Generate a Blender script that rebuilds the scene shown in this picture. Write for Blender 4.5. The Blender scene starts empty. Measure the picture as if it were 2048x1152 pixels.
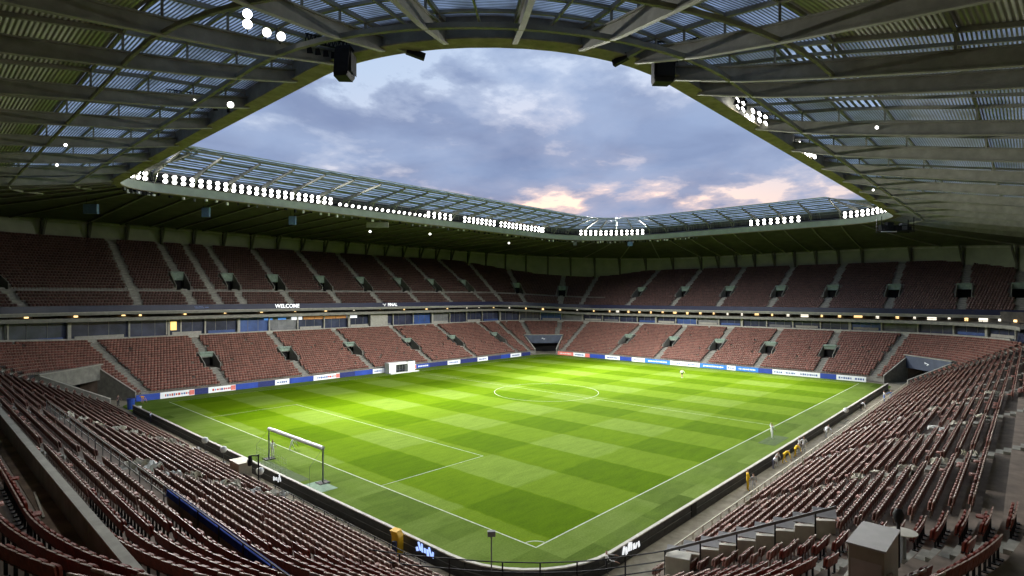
import bpy, bmesh, math, random
import numpy as np
from mathutils import Vector, Matrix
random.seed(7); rng = np.random.default_rng(7)
SC = bpy.context.scene
COL = SC.collection
PI = math.pi

# ------------------------------------------------------------------ camera
EYE = (-29.04, -24.59, 17.0)
cam = bpy.data.cameras.new('camera'); cam_o = bpy.data.objects.new('camera', cam); COL.objects.link(cam_o)
cam.sensor_width = 36.0; cam.lens = 1125 / 2048 * 36.0
cam.shift_y = 16 / 2048; cam.clip_start = 0.2; cam.clip_end = 20000
cam_o.location = EYE; cam_o.rotation_euler = (PI / 2, 0, math.radians(42.7 - 90))
SC.camera = cam_o
YAW = math.radians(42.7)
CF = np.array([math.cos(YAW), math.sin(YAW)]); CR = np.array([math.sin(YAW), -math.cos(YAW)])
def at_z(px, py, z):                       # photo pixel -> point on the plane at height z
    t = (z - 17.0) / ((592 - py) / 1125); q = CF + (px - 1024) / 1125 * CR
    return (EYE[0] + t * q[0], EYE[1] + t * q[1], z)

# ------------------------------------------------------------------ sky, sun, exposure
W = bpy.data.worlds.new('World'); SC.world = W; W.use_nodes = True
nt = W.node_tree; N = nt.nodes; L = nt.links
for n in list(N): N.remove(n)
SUN_EL = math.radians(3.0); SUN_AZ = math.radians(35)      # azimuth from +X towards +Y
def nd(tree, t, **kw):
    n = tree.nodes.new(t)
    for k, v in kw.items(): setattr(n, k, v)
    return n
def mth(tree, op, a, b=None, clamp=False):
    n = tree.nodes.new('ShaderNodeMath'); n.operation = op; n.use_clamp = clamp
    for i, v in enumerate((a, b)):
        if v is None: continue
        if isinstance(v, (int, float)): n.inputs[i].default_value = v
        else: tree.links.new(v, n.inputs[i])
    return n.outputs[0]
def ramp(tree, fac, stops):
    n = tree.nodes.new('ShaderNodeValToRGB'); cr = n.color_ramp
    while len(cr.elements) < len(stops): cr.elements.new(0.5)
    for e, (p, c) in zip(cr.elements, stops):
        e.position = p; e.color = (*c, 1) if len(c) == 3 else c
    tree.links.new(fac, n.inputs[0]); return n.outputs[0]
def mixc(tree, fac, a, b, mode='MIX'):
    n = tree.nodes.new('ShaderNodeMix'); n.data_type = 'RGBA'; n.blend_type = mode
    for s, v in ((n.inputs[0], fac), (n.inputs[6], a), (n.inputs[7], b)):
        if isinstance(v, (int, float)): s.default_value = v
        elif isinstance(v, tuple): s.default_value = (*v, 1) if len(v) == 3 else v
        else: tree.links.new(v, s)
    return n.outputs[2]
tc = nd(nt, 'ShaderNodeTexCoord'); sep = nd(nt, 'ShaderNodeSeparateXYZ'); L.new(tc.outputs['Generated'], sep.inputs[0])
sky = nd(nt, 'ShaderNodeTexSky'); sky.sky_type = 'NISHITA'; sky.sun_disc = False
sky.sun_elevation = SUN_EL; sky.sun_rotation = PI / 2 - SUN_AZ; sky.air_density = 1.2; sky.dust_density = 1.5; sky.ozone_density = 2.0
zc = mth(nt, 'MAXIMUM', sep.outputs[2], 0.0)
den = mth(nt, 'ADD', zc, 0.16)
cv = nd(nt, 'ShaderNodeCombineXYZ')
L.new(mth(nt, 'DIVIDE', sep.outputs[0], den), cv.inputs[0]); L.new(mth(nt, 'DIVIDE', sep.outputs[1], den), cv.inputs[1])
def wnoise(scale, detail, rough, off, dist=0.0):
    mp = nd(nt, 'ShaderNodeMapping'); mp.inputs['Location'].default_value = off
    L.new(cv.outputs[0], mp.inputs[0])
    n = nd(nt, 'ShaderNodeTexNoise'); n.inputs['Scale'].default_value = scale; n.inputs['Detail'].default_value = detail
    n.inputs['Roughness'].default_value = rough; n.inputs['Distortion'].default_value = dist
    L.new(mp.outputs[0], n.inputs['Vector']); return n.outputs['Fac']
clear = mixc(nt, 0.06, ramp(nt, zc, [(0.0, (0.90, 0.66, 0.66)), (0.16, (0.80, 0.68, 0.74)), (0.22, (0.62, 0.67, 0.85)), (0.36, (0.54, 0.68, 0.92)), (1.0, (0.36, 0.50, 0.80))]), sky.outputs[0])
n1 = wnoise(1.5, 9, 0.56, (3.1, 7.4, 0.0), 0.15); n2 = wnoise(3.4, 8, 0.6, (11.0, 2.0, 4.0)); n3 = wnoise(2.2, 6, 0.5, (1.0, 5.0, 9.0), 0.3)
cover = ramp(nt, zc, [(0.0, (0.50,) * 3), (0.16, (0.535,) * 3), (0.22, (0.585,) * 3), (0.28, (0.575,) * 3), (0.35, (0.42,) * 3), (0.6, (0.38,) * 3)])
fld = mth(nt, 'ADD', mth(nt, 'MULTIPLY', n1, 0.78), mth(nt, 'MULTIPLY', n2, 0.30))
edge = mth(nt, 'ADD', fld, mth(nt, 'SUBTRACT', cover, 1.0))
mask = ramp(nt, edge, [(0.0, (0, 0, 0)), (0.03, (0.5,) * 3), (0.085, (0.9,) * 3), (0.2, (1, 1, 1))])
cloud = mixc(nt, ramp(nt, n3, [(0.35, (0, 0, 0)), (0.65, (1, 1, 1))]), ramp(nt, zc, [(0.0, (0.39, 0.43, 0.63)), (0.2, (0.35, 0.45, 0.69)), (0.5, (0.40, 0.53, 0.80))]), (0.25, 0.325, 0.54))
skyc = mixc(nt, mask, clear, cloud)
bg = nd(nt, 'ShaderNodeBackground'); bg.inputs['Strength'].default_value = 0.92
L.new(skyc, bg.inputs[0])
wo = nd(nt, 'ShaderNodeOutputWorld'); L.new(bg.outputs[0], wo.inputs[0])
W.cycles.sampling_method = 'MANUAL'; W.cycles.sample_map_resolution = 512
sun = bpy.data.lights.new('sun', 'SUN'); sun.energy = 0.05; sun.angle = math.radians(12); sun.color = (1, 0.8, 0.68)
sun_o = bpy.data.objects.new('sun', sun); COL.objects.link(sun_o)
sd = Vector((math.cos(SUN_EL) * math.cos(SUN_AZ), math.cos(SUN_EL) * math.sin(SUN_AZ), math.sin(SUN_EL)))
sun_o.rotation_euler = sd.to_track_quat('Z', 'Y').to_euler(); sun_o.location = (0, 0, 80)
SC.view_settings.view_transform = 'Standard'; SC.view_settings.look = 'None'
SC.view_settings.exposure = 0.0; SC.view_settings.gamma = 1.0; SC.view_settings.use_curve_mapping = False
SC.render.engine = 'CYCLES'
SC.cycles.max_bounces = 6; SC.cycles.diffuse_bounces = 3; SC.cycles.glossy_bounces = 2; SC.cycles.transmission_bounces = 4
SC.cycles.transparent_max_bounces = 8; SC.cycles.sample_clamp_indirect = 3.0; SC.cycles.use_denoising = True
SC.cycles.caustics_reflective = False; SC.cycles.caustics_refractive = False
FLOOD_W = 46000.0                                          # radiant power of one lit spot inside a floodlight

# ------------------------------------------------------------------ materials
MATS = {}
def mat(name, col, rough=0.7, metal=0.0, var=0.12, scale=3.0, bump=0.0, emit=None, estr=0.0, spec=0.4, streak=None, col2=None, detail=5, attr=None):
    if name in MATS: return MATS[name]
    m = bpy.data.materials.new(name); m.use_nodes = True; t = m.node_tree
    b = t.nodes['Principled BSDF']; b.inputs['Roughness'].default_value = rough; b.inputs['Metallic'].default_value = metal
    b.inputs['Specular IOR Level'].default_value = spec
    co = nd(t, 'ShaderNodeTexCoord'); g = nd(t, 'ShaderNodeNewGeometry')
    mp = nd(t, 'ShaderNodeMapping'); t.links.new(g.outputs['Position'], mp.inputs[0])
    if streak: mp.inputs['Scale'].default_value = streak
    n = nd(t, 'ShaderNodeTexNoise'); n.inputs['Scale'].default_value = scale; n.inputs['Detail'].default_value = detail; n.inputs['Roughness'].default_value = 0.62
    t.links.new(mp.outputs[0], n.inputs['Vector'])
    c2 = col2 or tuple(min(1, c * (1 + 2.2 * var)) for c in col); c1 = tuple(c * (1 - 1.6 * var) for c in col)
    out = ramp(t, n.outputs['Fac'], [(0.28, c1), (0.5, col), (0.74, c2)])
    if attr:
        a = nd(t, 'ShaderNodeAttribute'); a.attribute_name = attr
        out = mixc(t, 1.0, out, ramp(t, a.outputs['Fac'], [(0.0, (0.62,) * 3), (0.7, (1.0,) * 3), (0.93, (1.15, 1.1, 1.05)), (1.0, (1.35, 1.4, 1.4))]), 'MULTIPLY')
    t.links.new(out, b.inputs['Base Color'])
    if bump:
        bp = nd(t, 'ShaderNodeBump'); bp.inputs['Strength'].default_value = bump; bp.inputs['Distance'].default_value = 0.02
        t.links.new(n.outputs['Fac'], bp.inputs['Height']); t.links.new(bp.outputs[0], b.inputs['Normal'])
    if emit:
        b.inputs['Emission Color'].default_value = (*emit, 1); b.inputs['Emission Strength'].default_value = estr
    MATS[name] = m; return m
CONC = mat('concrete', (0.20, 0.195, 0.17), 0.85, var=0.16, scale=1.3, bump=0.3)
CONC_P = mat('pale concrete', (0.33, 0.32, 0.28), 0.8, var=0.12, scale=1.6)
CONC_D = mat('tread concrete', (0.155, 0.118, 0.092), 0.9, var=0.22, scale=1.1, bump=0.3)
STAIR = mat('stair concrete', (0.24, 0.235, 0.205), 0.85, var=0.2, scale=2.0)
SEATM = mat('seat plastic', (0.165, 0.066, 0.050), 0.6, var=0.16, scale=5.0, spec=0.25, attr='rnd')  # greyer than the near seats: glimmer on far rows mixed into the colour
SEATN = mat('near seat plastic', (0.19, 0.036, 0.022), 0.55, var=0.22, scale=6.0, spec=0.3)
SEATU = mat('shaded seat plastic', (0.085, 0.043, 0.036), 0.45, var=0.16, scale=5.0, attr='rnd')  # darker copy of the seat plastic, upper tier's shade put into the colour
EDGEU = mat('shaded seat edge', (0.13, 0.085, 0.068), 0.6, var=0.25, scale=8)  # rim darkened likewise for the shaded upper tier
EDGE = mat('seat edge', (0.27, 0.19, 0.15), 0.5, var=0.25, scale=8)  # tan seat rim; on far rows it also stands for lit tops
BLACKM = mat('black metal', (0.014, 0.014, 0.016), 0.65, 0.0, var=0.2, spec=0.2)
DARKW = mat('dark board', (0.03, 0.031, 0.034), 0.6, var=0.35, scale=1.5, streak=(1, 1, 3))
CAP = mat('cap stone', (0.50, 0.48, 0.42), 0.7, var=0.12, scale=3)
STEEL = mat('painted steel', (0.25, 0.248, 0.205), 0.6, 0.0, var=0.14, scale=0.9)
RINGM = mat('ring paint', (0.33, 0.38, 0.34), 0.5, 0.0, var=0.1, scale=0.6)
RINGB = mat('ring underside', (0.27, 0.235, 0.17), 0.7, 0.0, var=0.2, scale=1.2)
NAVY = mat('navy fascia', (0.012, 0.015, 0.048), 0.45, var=0.12, scale=0.5)
NAVYG = mat('navy glass', (0.035, 0.042, 0.075), 0.18, var=0.35, scale=0.25, spec=0.6)
GREYP = mat('grey panel', (0.15, 0.155, 0.16), 0.6, var=0.2, scale=0.7)
BLUEP = mat('blue panel', (0.03, 0.07, 0.22), 0.4, var=0.2, scale=0.6)
WALLP = mat('clerestory panel', (0.18, 0.19, 0.13), 0.5, var=0.1, scale=0.35)
WHITE = mat('white paint', (0.78, 0.78, 0.76), 0.5, var=0.06, scale=3)
LINE = mat('line paint', (0.45, 0.51, 0.36), 0.9, var=0.2, scale=2.5)
CREAM = mat('cream paint', (0.46, 0.42, 0.31), 0.6, var=0.12, scale=2)
GREENP = mat('green header', (0.22, 0.29, 0.24), 0.7, var=0.15, scale=2)
DARK = mat('dark opening', (0.012, 0.012, 0.013), 0.9)  # near black, painted in for shade inside passages; also on dark fittings
GREYBOX = mat('grey booth', (0.30, 0.285, 0.245), 0.6, var=0.1, scale=1.2)
GREYTOP = mat('booth lid', (0.38, 0.37, 0.37), 0.55, var=0.08, scale=2)
BEIGE = mat('beige panel', (0.50, 0.48, 0.41), 0.6, var=0.1, scale=1.5)
YELL = mat('yellow', (0.78, 0.44, 0.01), 0.5, var=0.1, scale=4)
BLUE = mat('blue plastic', (0.02, 0.06, 0.30), 0.4, var=0.1)
LITEBLUE = mat('pale blue panel', (0.13, 0.22, 0.36), 0.4, var=0.1)
LENS = mat('lit lens', (0.9, 0.9, 0.85), 0.3, emit=(1.0, 0.98, 0.93), estr=12)
LENSW = mat('small lit lens', (0.9, 0.9, 0.85), 0.3, emit=(1.0, 0.98, 0.93), estr=5)
WARM = mat('warm lamp', (0.9, 0.7, 0.4), 0.4, emit=(1.0, 0.66, 0.28), estr=2.2)
PALEL = mat('pale lamp', (0.9, 0.9, 0.8), 0.4, emit=(1.0, 0.92, 0.75), estr=1.6)
LEDW = mat('led white', (0.8, 0.8, 0.8), 0.4, emit=(0.92, 0.96, 1.0), estr=0.9)
LEDB = mat('led blue glow', (0.2, 0.3, 0.9), 0.4, emit=(0.35, 0.5, 1.0), estr=1.4)
BOARD = {'blue': mat('board blue', (0.02, 0.05, 0.26), 0.4, var=0.15, scale=0.6, emit=(0.03, 0.07, 0.38), estr=0.25),
         'navy': mat('board navy', (0.02, 0.028, 0.12), 0.4, var=0.15, emit=(0.02, 0.03, 0.15), estr=0.2),
         'white': mat('board white', (0.72, 0.74, 0.76), 0.4, var=0.05, emit=(0.9, 0.95, 1), estr=0.22),
         'sky': mat('board sky', (0.03, 0.16, 0.50), 0.4, var=0.2, scale=1.2, emit=(0.05, 0.25, 0.7), estr=0.3),
         'red': mat('board red', (0.62, 0.16, 0.13), 0.4, var=0.12, emit=(0.9, 0.25, 0.2), estr=0.2)}
INK = mat('print ink', (0.10, 0.16, 0.40), 0.5)
INKR = mat('print red', (0.55, 0.06, 0.05), 0.5)
INKW = mat('print white', (0.85, 0.87, 0.9), 0.5)

def trans_mat(name, colt, dark, freq, amount):
    """corrugated translucent sheeting: bright strips let the sky through, ribs between are opaque"""
    m = bpy.data.materials.new(name); m.use_nodes = True; t = m.node_tree
    for n in list(t.nodes): t.nodes.remove(n)
    uv = nd(t, 'ShaderNodeUVMap'); sp = nd(t, 'ShaderNodeSeparateXYZ'); t.links.new(uv.outputs[0], sp.inputs[0])
    g = nd(t, 'ShaderNodeNewGeometry')
    no = nd(t, 'ShaderNodeTexNoise'); no.inputs['Scale'].default_value = 0.55; no.inputs['Detail'].default_value = 6; t.links.new(g.outputs['Position'], no.inputs['Vector'])
    ph = mth(t, 'ADD', mth(t, 'MULTIPLY', sp.outputs[1], freq), mth(t, 'MULTIPLY', no.outputs['Fac'], 3.0))
    w = mth(t, 'MULTIPLY', mth(t, 'ADD', mth(t, 'SINE', ph), 1.0), 0.5)
    dirt = ramp(t, no.outputs['Fac'], [(0.3, (0.35,) * 3), (0.65, (1, 1, 1))])
    k = mth(t, 'MULTIPLY', ramp(t, w, [(0.38, (0.0,) * 3), (0.6, (1,) * 3)]), dirt)
    k = mth(t, 'MULTIPLY', k, amount, clamp=True)
    d = nd(t, 'ShaderNodeBsdfDiffuse'); d.inputs[0].default_value = (*dark, 1)
    tr = nd(t, 'ShaderNodeBsdfTranslucent'); tr.inputs[0].default_value = (*colt, 1)
    mx = nd(t, 'ShaderNodeMixShader'); t.links.new(k, mx.inputs[0]); t.links.new(d.outputs[0], mx.inputs[1]); t.links.new(tr.outputs[0], mx.inputs[2])
    o = nd(t, 'ShaderNodeOutputMaterial'); t.links.new(mx.outputs[0], o.inputs[0]); return m
TRANS = trans_mat('translucent sheet', (0.80, 0.86, 0.96), (0.15, 0.16, 0.16), 26.0, 0.85)
TRANSG = trans_mat('dirty translucent sheet', (0.62, 0.64, 0.66), (0.28, 0.27, 0.24), 30.0, 0.6)
TRANSB = trans_mat('clear translucent sheet', (0.95, 0.97, 1.0), (0.2, 0.2, 0.2), 12.0, 1.0)
TRANSC = trans_mat('canopy sheet', (0.80, 0.86, 0.95), (0.24, 0.25, 0.26), 2 * PI / 1.2, 1.3)
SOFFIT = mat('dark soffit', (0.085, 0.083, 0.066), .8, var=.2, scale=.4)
def deck_mat():
    m = bpy.data.materials.new('corrugated deck'); m.use_nodes = True; t = m.node_tree; b = t.nodes['Principled BSDF']
    uv = nd(t, 'ShaderNodeUVMap'); sp = nd(t, 'ShaderNodeSeparateXYZ'); t.links.new(uv.outputs[0], sp.inputs[0])
    g = nd(t, 'ShaderNodeNewGeometry'); no = nd(t, 'ShaderNodeTexNoise'); no.inputs['Scale'].default_value = 0.4; no.inputs['Detail'].default_value = 6
    t.links.new(g.outputs['Position'], no.inputs['Vector'])
    w = mth(t, 'SINE', mth(t, 'MULTIPLY', sp.outputs[1], 24.0))
    c = mixc(t, 1.0, ramp(t, no.outputs['Fac'], [(0.3, (0.40, 0.39, 0.35)), (0.7, (0.54, 0.53, 0.48))]), ramp(t, mth(t, 'ADD', mth(t, 'MULTIPLY', w, 0.5), 0.5), [(0.0, (0.55,) * 3), (1, (1,) * 3)]), 'MULTIPLY')
    t.links.new(c, b.inputs['Base Color']); b.inputs['Roughness'].default_value = 0.6
    bp = nd(t, 'ShaderNodeBump'); bp.inputs['Strength'].default_value = 0.8; bp.inputs['Distance'].default_value = 0.05
    t.links.new(w, bp.inputs['Height']); t.links.new(bp.outputs[0], b.inputs['Normal']); return m
DECK = deck_mat()
def grass_mat():
    m = bpy.data.materials.new('mown turf'); m.use_nodes = True; t = m.node_tree; b = t.nodes['Principled BSDF']
    g = nd(t, 'ShaderNodeNewGeometry'); sp = nd(t, 'ShaderNodeSeparateXYZ'); t.links.new(g.outputs['Position'], sp.inputs[0])
    def noise(scale, detail=6, sc=(1, 1, 1), rough=0.6):
        mp = nd(t, 'ShaderNodeMapping'); mp.inputs['Scale'].default_value = sc; t.links.new(g.outputs['Position'], mp.inputs[0])
        n = nd(t, 'ShaderNodeTexNoise'); n.inputs['Scale'].default_value = scale; n.inputs['Detail'].default_value = detail; n.inputs['Roughness'].default_value = rough
        t.links.new(mp.outputs[0], n.inputs['Vector']); return n.outputs['Fac']
    wob = noise(0.5, 3)
    def stripes(coord, start, width):
        v = mth(t, 'ADD', mth(t, 'DIVIDE', mth(t, 'SUBTRACT', coord, start), width * 2), mth(t, 'MULTIPLY', mth(t, 'SUBTRACT', wob, 0.5), 0.05))
        s = mth(t, 'SINE', mth(t, 'MULTIPLY', v, 2 * PI)); return mth(t, 'ADD', mth(t, 'MULTIPLY', s, 7.0), 0.5, clamp=True)   # 1 = dark band
    sx = stripes(sp.outputs[0], 13.9, 6.1); sy = stripes(sp.outputs[1], 0.0, 9.0)
    dk = mth(t, 'ADD', mth(t, 'MULTIPLY', sx, 0.60), mth(t, 'MULTIPLY', sy, 0.40))
    inside = mth(t, 'MULTIPLY', mth(t, 'MULTIPLY', mth(t, 'GREATER_THAN', sp.outputs[0], 0.0), mth(t, 'LESS_THAN', sp.outputs[0], 97.0)),
                 mth(t, 'MULTIPLY', mth(t, 'GREATER_THAN', sp.outputs[1], 0.0), mth(t, 'LESS_THAN', sp.outputs[1], 77.0)))
    field = ramp(t, dk, [(0.0, (0.150, 0.230, 0.028)), (0.4, (0.120, 0.198, 0.009)), (0.6, (0.100, 0.176, 0.002)), (1.0, (0.074, 0.140, 0.0))])
    # run-off round the pitch: patchy rectangles of other grass
    br = nd(t, 'ShaderNodeTexBrick'); br.inputs['Scale'].default_value = 0.14; br.inputs['Mortar Size'].default_value = 0.0
    br.inputs['Color1'].default_value = (0.140, 0.205, 0.040, 1); br.inputs['Color2'].default_value = (0.062, 0.105, 0.012, 1)
    br.inputs['Brick Width'].default_value = 0.9; br.inputs['Row Height'].default_value = 0.34; br.inputs['Bias'].default_value = -0.1
    t.links.new(g.outputs['Position'], br.inputs['Vector'])
    pat = noise(0.22, 6, (1.0, 0.5, 1)); 
    run = mixc(t, ramp(t, pat, [(0.35, (0.25,) * 3), (0.6, (0.95,) * 3)]), (0.100, 0.165, 0.018), br.outputs['Color'])
    base = mixc(t, inside, run, field)
    fine = noise(7.0, 8, (1, 1, 1), 0.75); mid = noise(0.9, 8, (0.35, 1.2, 1), 0.7)
    base = mixc(t, 1.0, base, ramp(t, fine, [(0.25, (0.66, 0.68, 0.6)), (0.5, (1, 1, 1)), (0.78, (1.34, 1.28, 1.4))]), 'MULTIPLY')
    base = mixc(t, 1.0, base, ramp(t, mid, [(0.28, (0.80, 0.82, 0.74)), (0.5, (1, 1, 1)), (0.72, (1.18, 1.14, 1.25))]), 'MULTIPLY')
    t.links.new(base, b.inputs['Base Color']); b.inputs['Roughness'].default_value = 0.95; b.inputs['Specular IOR Level'].default_value = 0.03
    bp = nd(t, 'ShaderNodeBump'); bp.inputs['Strength'].default_value = 0.5; bp.inputs['Distance'].default_value = 0.03
    t.links.new(fine, bp.inputs['Height']); t.links.new(bp.outputs[0], b.inputs['Normal']); return m
GRASS = grass_mat()

# ------------------------------------------------------------------ helpers
def ordinal(n):
    return f"{n}{'th' if 10 <= n % 100 <= 20 else {1: 'st', 2: 'nd', 3: 'rd'}.get(n % 10, 'th')}"
def tag(o, label=None, cat=None, group=None, kind=None):
    for k, v in (('label', label), ('category', cat), ('group', group), ('kind', kind)):
        if v: o[k] = v
    return o
def empty(name, loc=(0, 0, 0), rz=0.0):
    o = bpy.data.objects.new(name, None); COL.objects.link(o); o.location = loc; o.rotation_euler = (0, 0, rz); o.empty_display_size = 0.2
    return o
def link(name, me, parent=None, loc=None, rot=None):
    o = bpy.data.objects.new(name, me); COL.objects.link(o)
    if parent: o.parent = parent
    if loc is not None: o.location = loc
    if rot is not None: o.rotation_euler = rot
    return o
class MB:
    """collects vertices and faces, then becomes ONE mesh"""
    def __init__(s): s.v = []; s.f = []; s.m = []; s.mats = []
    def mi(s, m):
        if m not in s.mats: s.mats.append(m)
        return s.mats.index(m)
    def poly(s, pts, m):
        k = len(s.v); s.v += [tuple(p) for p in pts]; s.f.append(tuple(range(k, k + len(pts)))); s.m.append(s.mi(m)); return s
    def hexa(s, p, m):                       # 8 corners: bottom 0-3 ccw, top 4-7
        k = len(s.v); s.v += [tuple(q) for q in p]; i = s.mi(m)
        for f in ((0, 3, 2, 1), (4, 5, 6, 7), (0, 1, 5, 4), (1, 2, 6, 5), (2, 3, 7, 6), (3, 0, 4, 7)):
            s.f.append(tuple(k + a for a in f)); s.m.append(i)
        return s
    def box(s, c, d, m, rz=0.0, rx=0.0, ry=0.0):
        R = Matrix.Rotation(rz, 3, 'Z') @ Matrix.Rotation(ry, 3, 'Y') @ Matrix.Rotation(rx, 3, 'X'); c = Vector(c)
        h = [Vector((x * d[0] / 2, y * d[1] / 2, z * d[2] / 2)) for z in (-1, 1) for x, y in ((-1, -1), (1, -1), (1, 1), (-1, 1))]
        return s.hexa([c + R @ q for q in h], m)
    def bar(s, a, b, w, h, m):               # beam of w x h from a to b
        a = Vector(a); b = Vector(b); d = (b - a).normalized()
        up = Vector((0, 0, 1)) if abs(d.z) < 0.95 else Vector((1, 0, 0))
        x = d.cross(up).normalized() * w / 2; y = x.cross(d).normalized() * h / 2
        return s.hexa([a - x - y, a + x - y, b + x - y, b - x - y, a - x + y, a + x + y, b + x + y, b - x + y], m)
    def tube(s, a, b, r, m, n=6, r2=None):
        a = Vector(a); b = Vector(b); d = (b - a).normalized(); r2 = r if r2 is None else r2
        up = Vector((0, 0, 1)) if abs(d.z) < 0.95 else Vector((1, 0, 0)); x = d.cross(up).normalized(); y = x.cross(d)
        k = len(s.v); i = s.mi(m)
        for p, rr in ((a, r), (b, r2)):
            for j in range(n):
                t = 2 * PI * j / n; s.v.append(tuple(p + (x * math.cos(t) + y * math.sin(t)) * rr))
        for j in range(n):
            s.f.append((k + j, k + (j + 1) % n, k + n + (j + 1) % n, k + n + j)); s.m.append(i)
        s.f.append(tuple(k + j for j in range(n))[::-1]); s.m.append(i); s.f.append(tuple(k + n + j for j in range(n))); s.m.append(i)
        return s
    def lathe(s, prof, m, n=12, base=(0, 0, 0)):
        k = len(s.v); i = s.mi(m); B = Vector(base)
        for r, z in prof:
            for j in range(n): s.v.append((B.x + r * math.cos(2 * PI * j / n), B.y + r * math.sin(2 * PI * j / n), B.z + z))
        for a in range(len(prof) - 1):
            for j in range(n):
                s.f.append((k + a * n + j, k + a * n + (j + 1) % n, k + (a + 1) * n + (j + 1) % n, k + (a + 1) * n + j)); s.m.append(i)
        return s
    def grid(s, P, m, close=False):          # P: list of rows of points
        k = len(s.v); i = s.mi(m); n = len(P[0])
        for row in P: s.v += [tuple(p) for p in row]
        for a in range(len(P) - 1):
            for j in range(n - 1 + (1 if close else 0)):
                s.f.append((k + a * n + j, k + a * n + (j + 1) % n, k + (a + 1) * n + (j + 1) % n, k + (a + 1) * n + j)); s.m.append(i)
        return s
    def mesh(s, name, smooth=False):
        me = bpy.data.meshes.new(name); me.from_pydata(s.v, [], s.f)
        for m in s.mats: me.materials.append(m)
        me.polygons.foreach_set('material_index', s.m)
        if smooth: me.polygons.foreach_set('use_smooth', [True] * len(s.f))
        me.update(); return me
    def build(s, name, parent=None, loc=None, rot=None, smooth=False, bevel=0.0):
        o = link(name, s.mesh(name, smooth), parent, loc, rot)
        if bevel:
            b = o.modifiers.new('bevel', 'BEVEL'); b.width = bevel; b.segments = 2; b.limit_method = 'ANGLE'
        return o
def copy_tree(o, parent=None):
    c = o.copy(); COL.objects.link(c); c.parent = parent
    for ch in [x for x in bpy.data.objects if x.parent == o]: copy_tree(ch, c)
    return c

# plan curves: a rounded rectangle round fixed corner centres; q runs 0..8 over
# side A (left end, behind the goal) | corner | side D (far left) | corner | side C (far right) | corner | side B (near right) | corner
class Plan:
    def __init__(s, near, left, far, right): s.c = (near, left, far, right)
    def pt(s, rect, q):
        q = np.asarray(q, float) % 8; x0, x1, y0, y1 = rect; n, l, f, r = s.c
        k = np.floor(q).astype(int); t = q - k; th = t * PI / 2
        out = np.zeros(q.shape + (2,)); nx, ny = np.zeros(q.shape), np.zeros(q.shape)
        def put(mask, X, Y, NX, NY):
            out[mask, 0] = X[mask] if np.ndim(X) else X; out[mask, 1] = Y[mask] if np.ndim(Y) else Y
            nx[mask] = NX[mask] if np.ndim(NX) else NX; ny[mask] = NY[mask] if np.ndim(NY) else NY
        o = np.zeros(q.shape)
        put(k == 0, o + x0, n[1] + t * (l[1] - n[1]), o - 1, o)
        put(k == 2, l[0] + t * (f[0] - l[0]), o + y1, o, o + 1)
        put(k == 4, o + x1, f[1] + t * (r[1] - f[1]), o + 1, o)
        put(k == 6, r[0] + t * (n[0] - r[0]), o + y0, o, o - 1)
        for kk, c, rx, ry, a in ((1, l, l[0] - x0, y1 - l[1], PI - th), (3, f, x1 - f[0], y1 - f[1], PI / 2 - th), (5, r, x1 - r[0], r[1] - y0, -th), (7, n, n[0] - x0, n[1] - y0, 1.5 * PI - th)):
            put(k == kk, c[0] + rx * np.cos(a), c[1] + ry * np.sin(a), np.cos(a) * ry, np.sin(a) * rx)
        ln = np.hypot(nx, ny); ln[ln == 0] = 1
        return out, np.stack([nx / ln, ny / ln], -1)
    def qx(s, side, coord):                  # q of a coordinate on a straight side
        n, l, f, r = s.c
        return {'A': lambda v: (v - n[1]) / (l[1] - n[1]), 'D': lambda v: 2 + (v - l[0]) / (f[0] - l[0]),
                'C': lambda v: 4 + (v - f[1]) / (r[1] - f[1]), 'B': lambda v: 6 + (v - r[0]) / (n[0] - r[0])}[side](coord)
def side_val(q, A, D, C, B):                 # a value per side, eased through the corners
    q = np.asarray(q, float) % 8; k = np.floor(q).astype(int); t = q - k; t = t * t * (3 - 2 * t)
    S = np.array([A, D, C, B, A], float); i = k // 2
    return np.where(k % 2 == 0, S[i], S[i] * (1 - t) + S[i + 1] * t)
def pts3(xy, z): return [(p[0], p[1], zz) for p, zz in zip(xy, np.broadcast_to(z, (len(xy),)))]

# ------------------------------------------------------------------ ground and pitch
LW, LL = 77.0, 97.0
tag(MB().grid([[(-9000, -9000, -0.6), (9000, -9000, -0.6)], [(-9000, 9000, -0.6), (9000, 9000, -0.6)]], mat('outside ground', (0.07, 0.07, 0.065), 0.95)).build('ground'), kind='structure')
LOW = Plan((0.0, 0.0), (0.0, 74.0), (93.0, 74.0), (93.0, 0.0))
WALLR = (-6.2, 99.7, -5.4, 81.0)
WPLAN = Plan((0.8, 1.6), (-2.2, 77.0), (95.7, 77.0), (95.7, -1.4))
qa = np.concatenate([np.linspace(k, k + 1, 9)[:-1] for k in range(8)])
p, _ = WPLAN.pt(WALLR, qa)
tag(MB().poly(pts3(p, 0.0), GRASS).build('pitch'), kind='structure')
pitch = [o for o in COL.objects if o.name == 'pitch'][0]
p2, _ = LOW.pt((-31, 121, -28, 102), qa)
tag(MB().poly(pts3(p2, -0.03), mat('apron concrete', (0.34, 0.30, 0.22), 0.9, var=0.18, scale=1.2, bump=0.3)).build('path'), kind='structure')
def line(a, b, w=0.075):
    a = Vector((*a, 0.006)); b = Vector((*b, 0.006)); d = (b - a).normalized(); n = Vector((-d.y, d.x, 0)) * w / 2
    MB().poly([a - n, b - n, b + n, a + n], LINE).build('painted_line', pitch)
line((0, -0.06), (0, LW + .06), 0.11); line((0.085, 0), (LL, 0), 0.11); line((LL, 0.085), (LL, LW)); line((0.085, LW), (LL - .07, LW))
line((48.5, 0.085), (48.5, LW - .07))
PY0, PY1, PX = 18.2, 60.0, 12.8
line((0.085, PY0), (PX, PY0)); line((PX, PY0 - .06), (PX, PY1 + .06)); line((0.085, PY1), (PX - .07, PY1))
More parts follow.
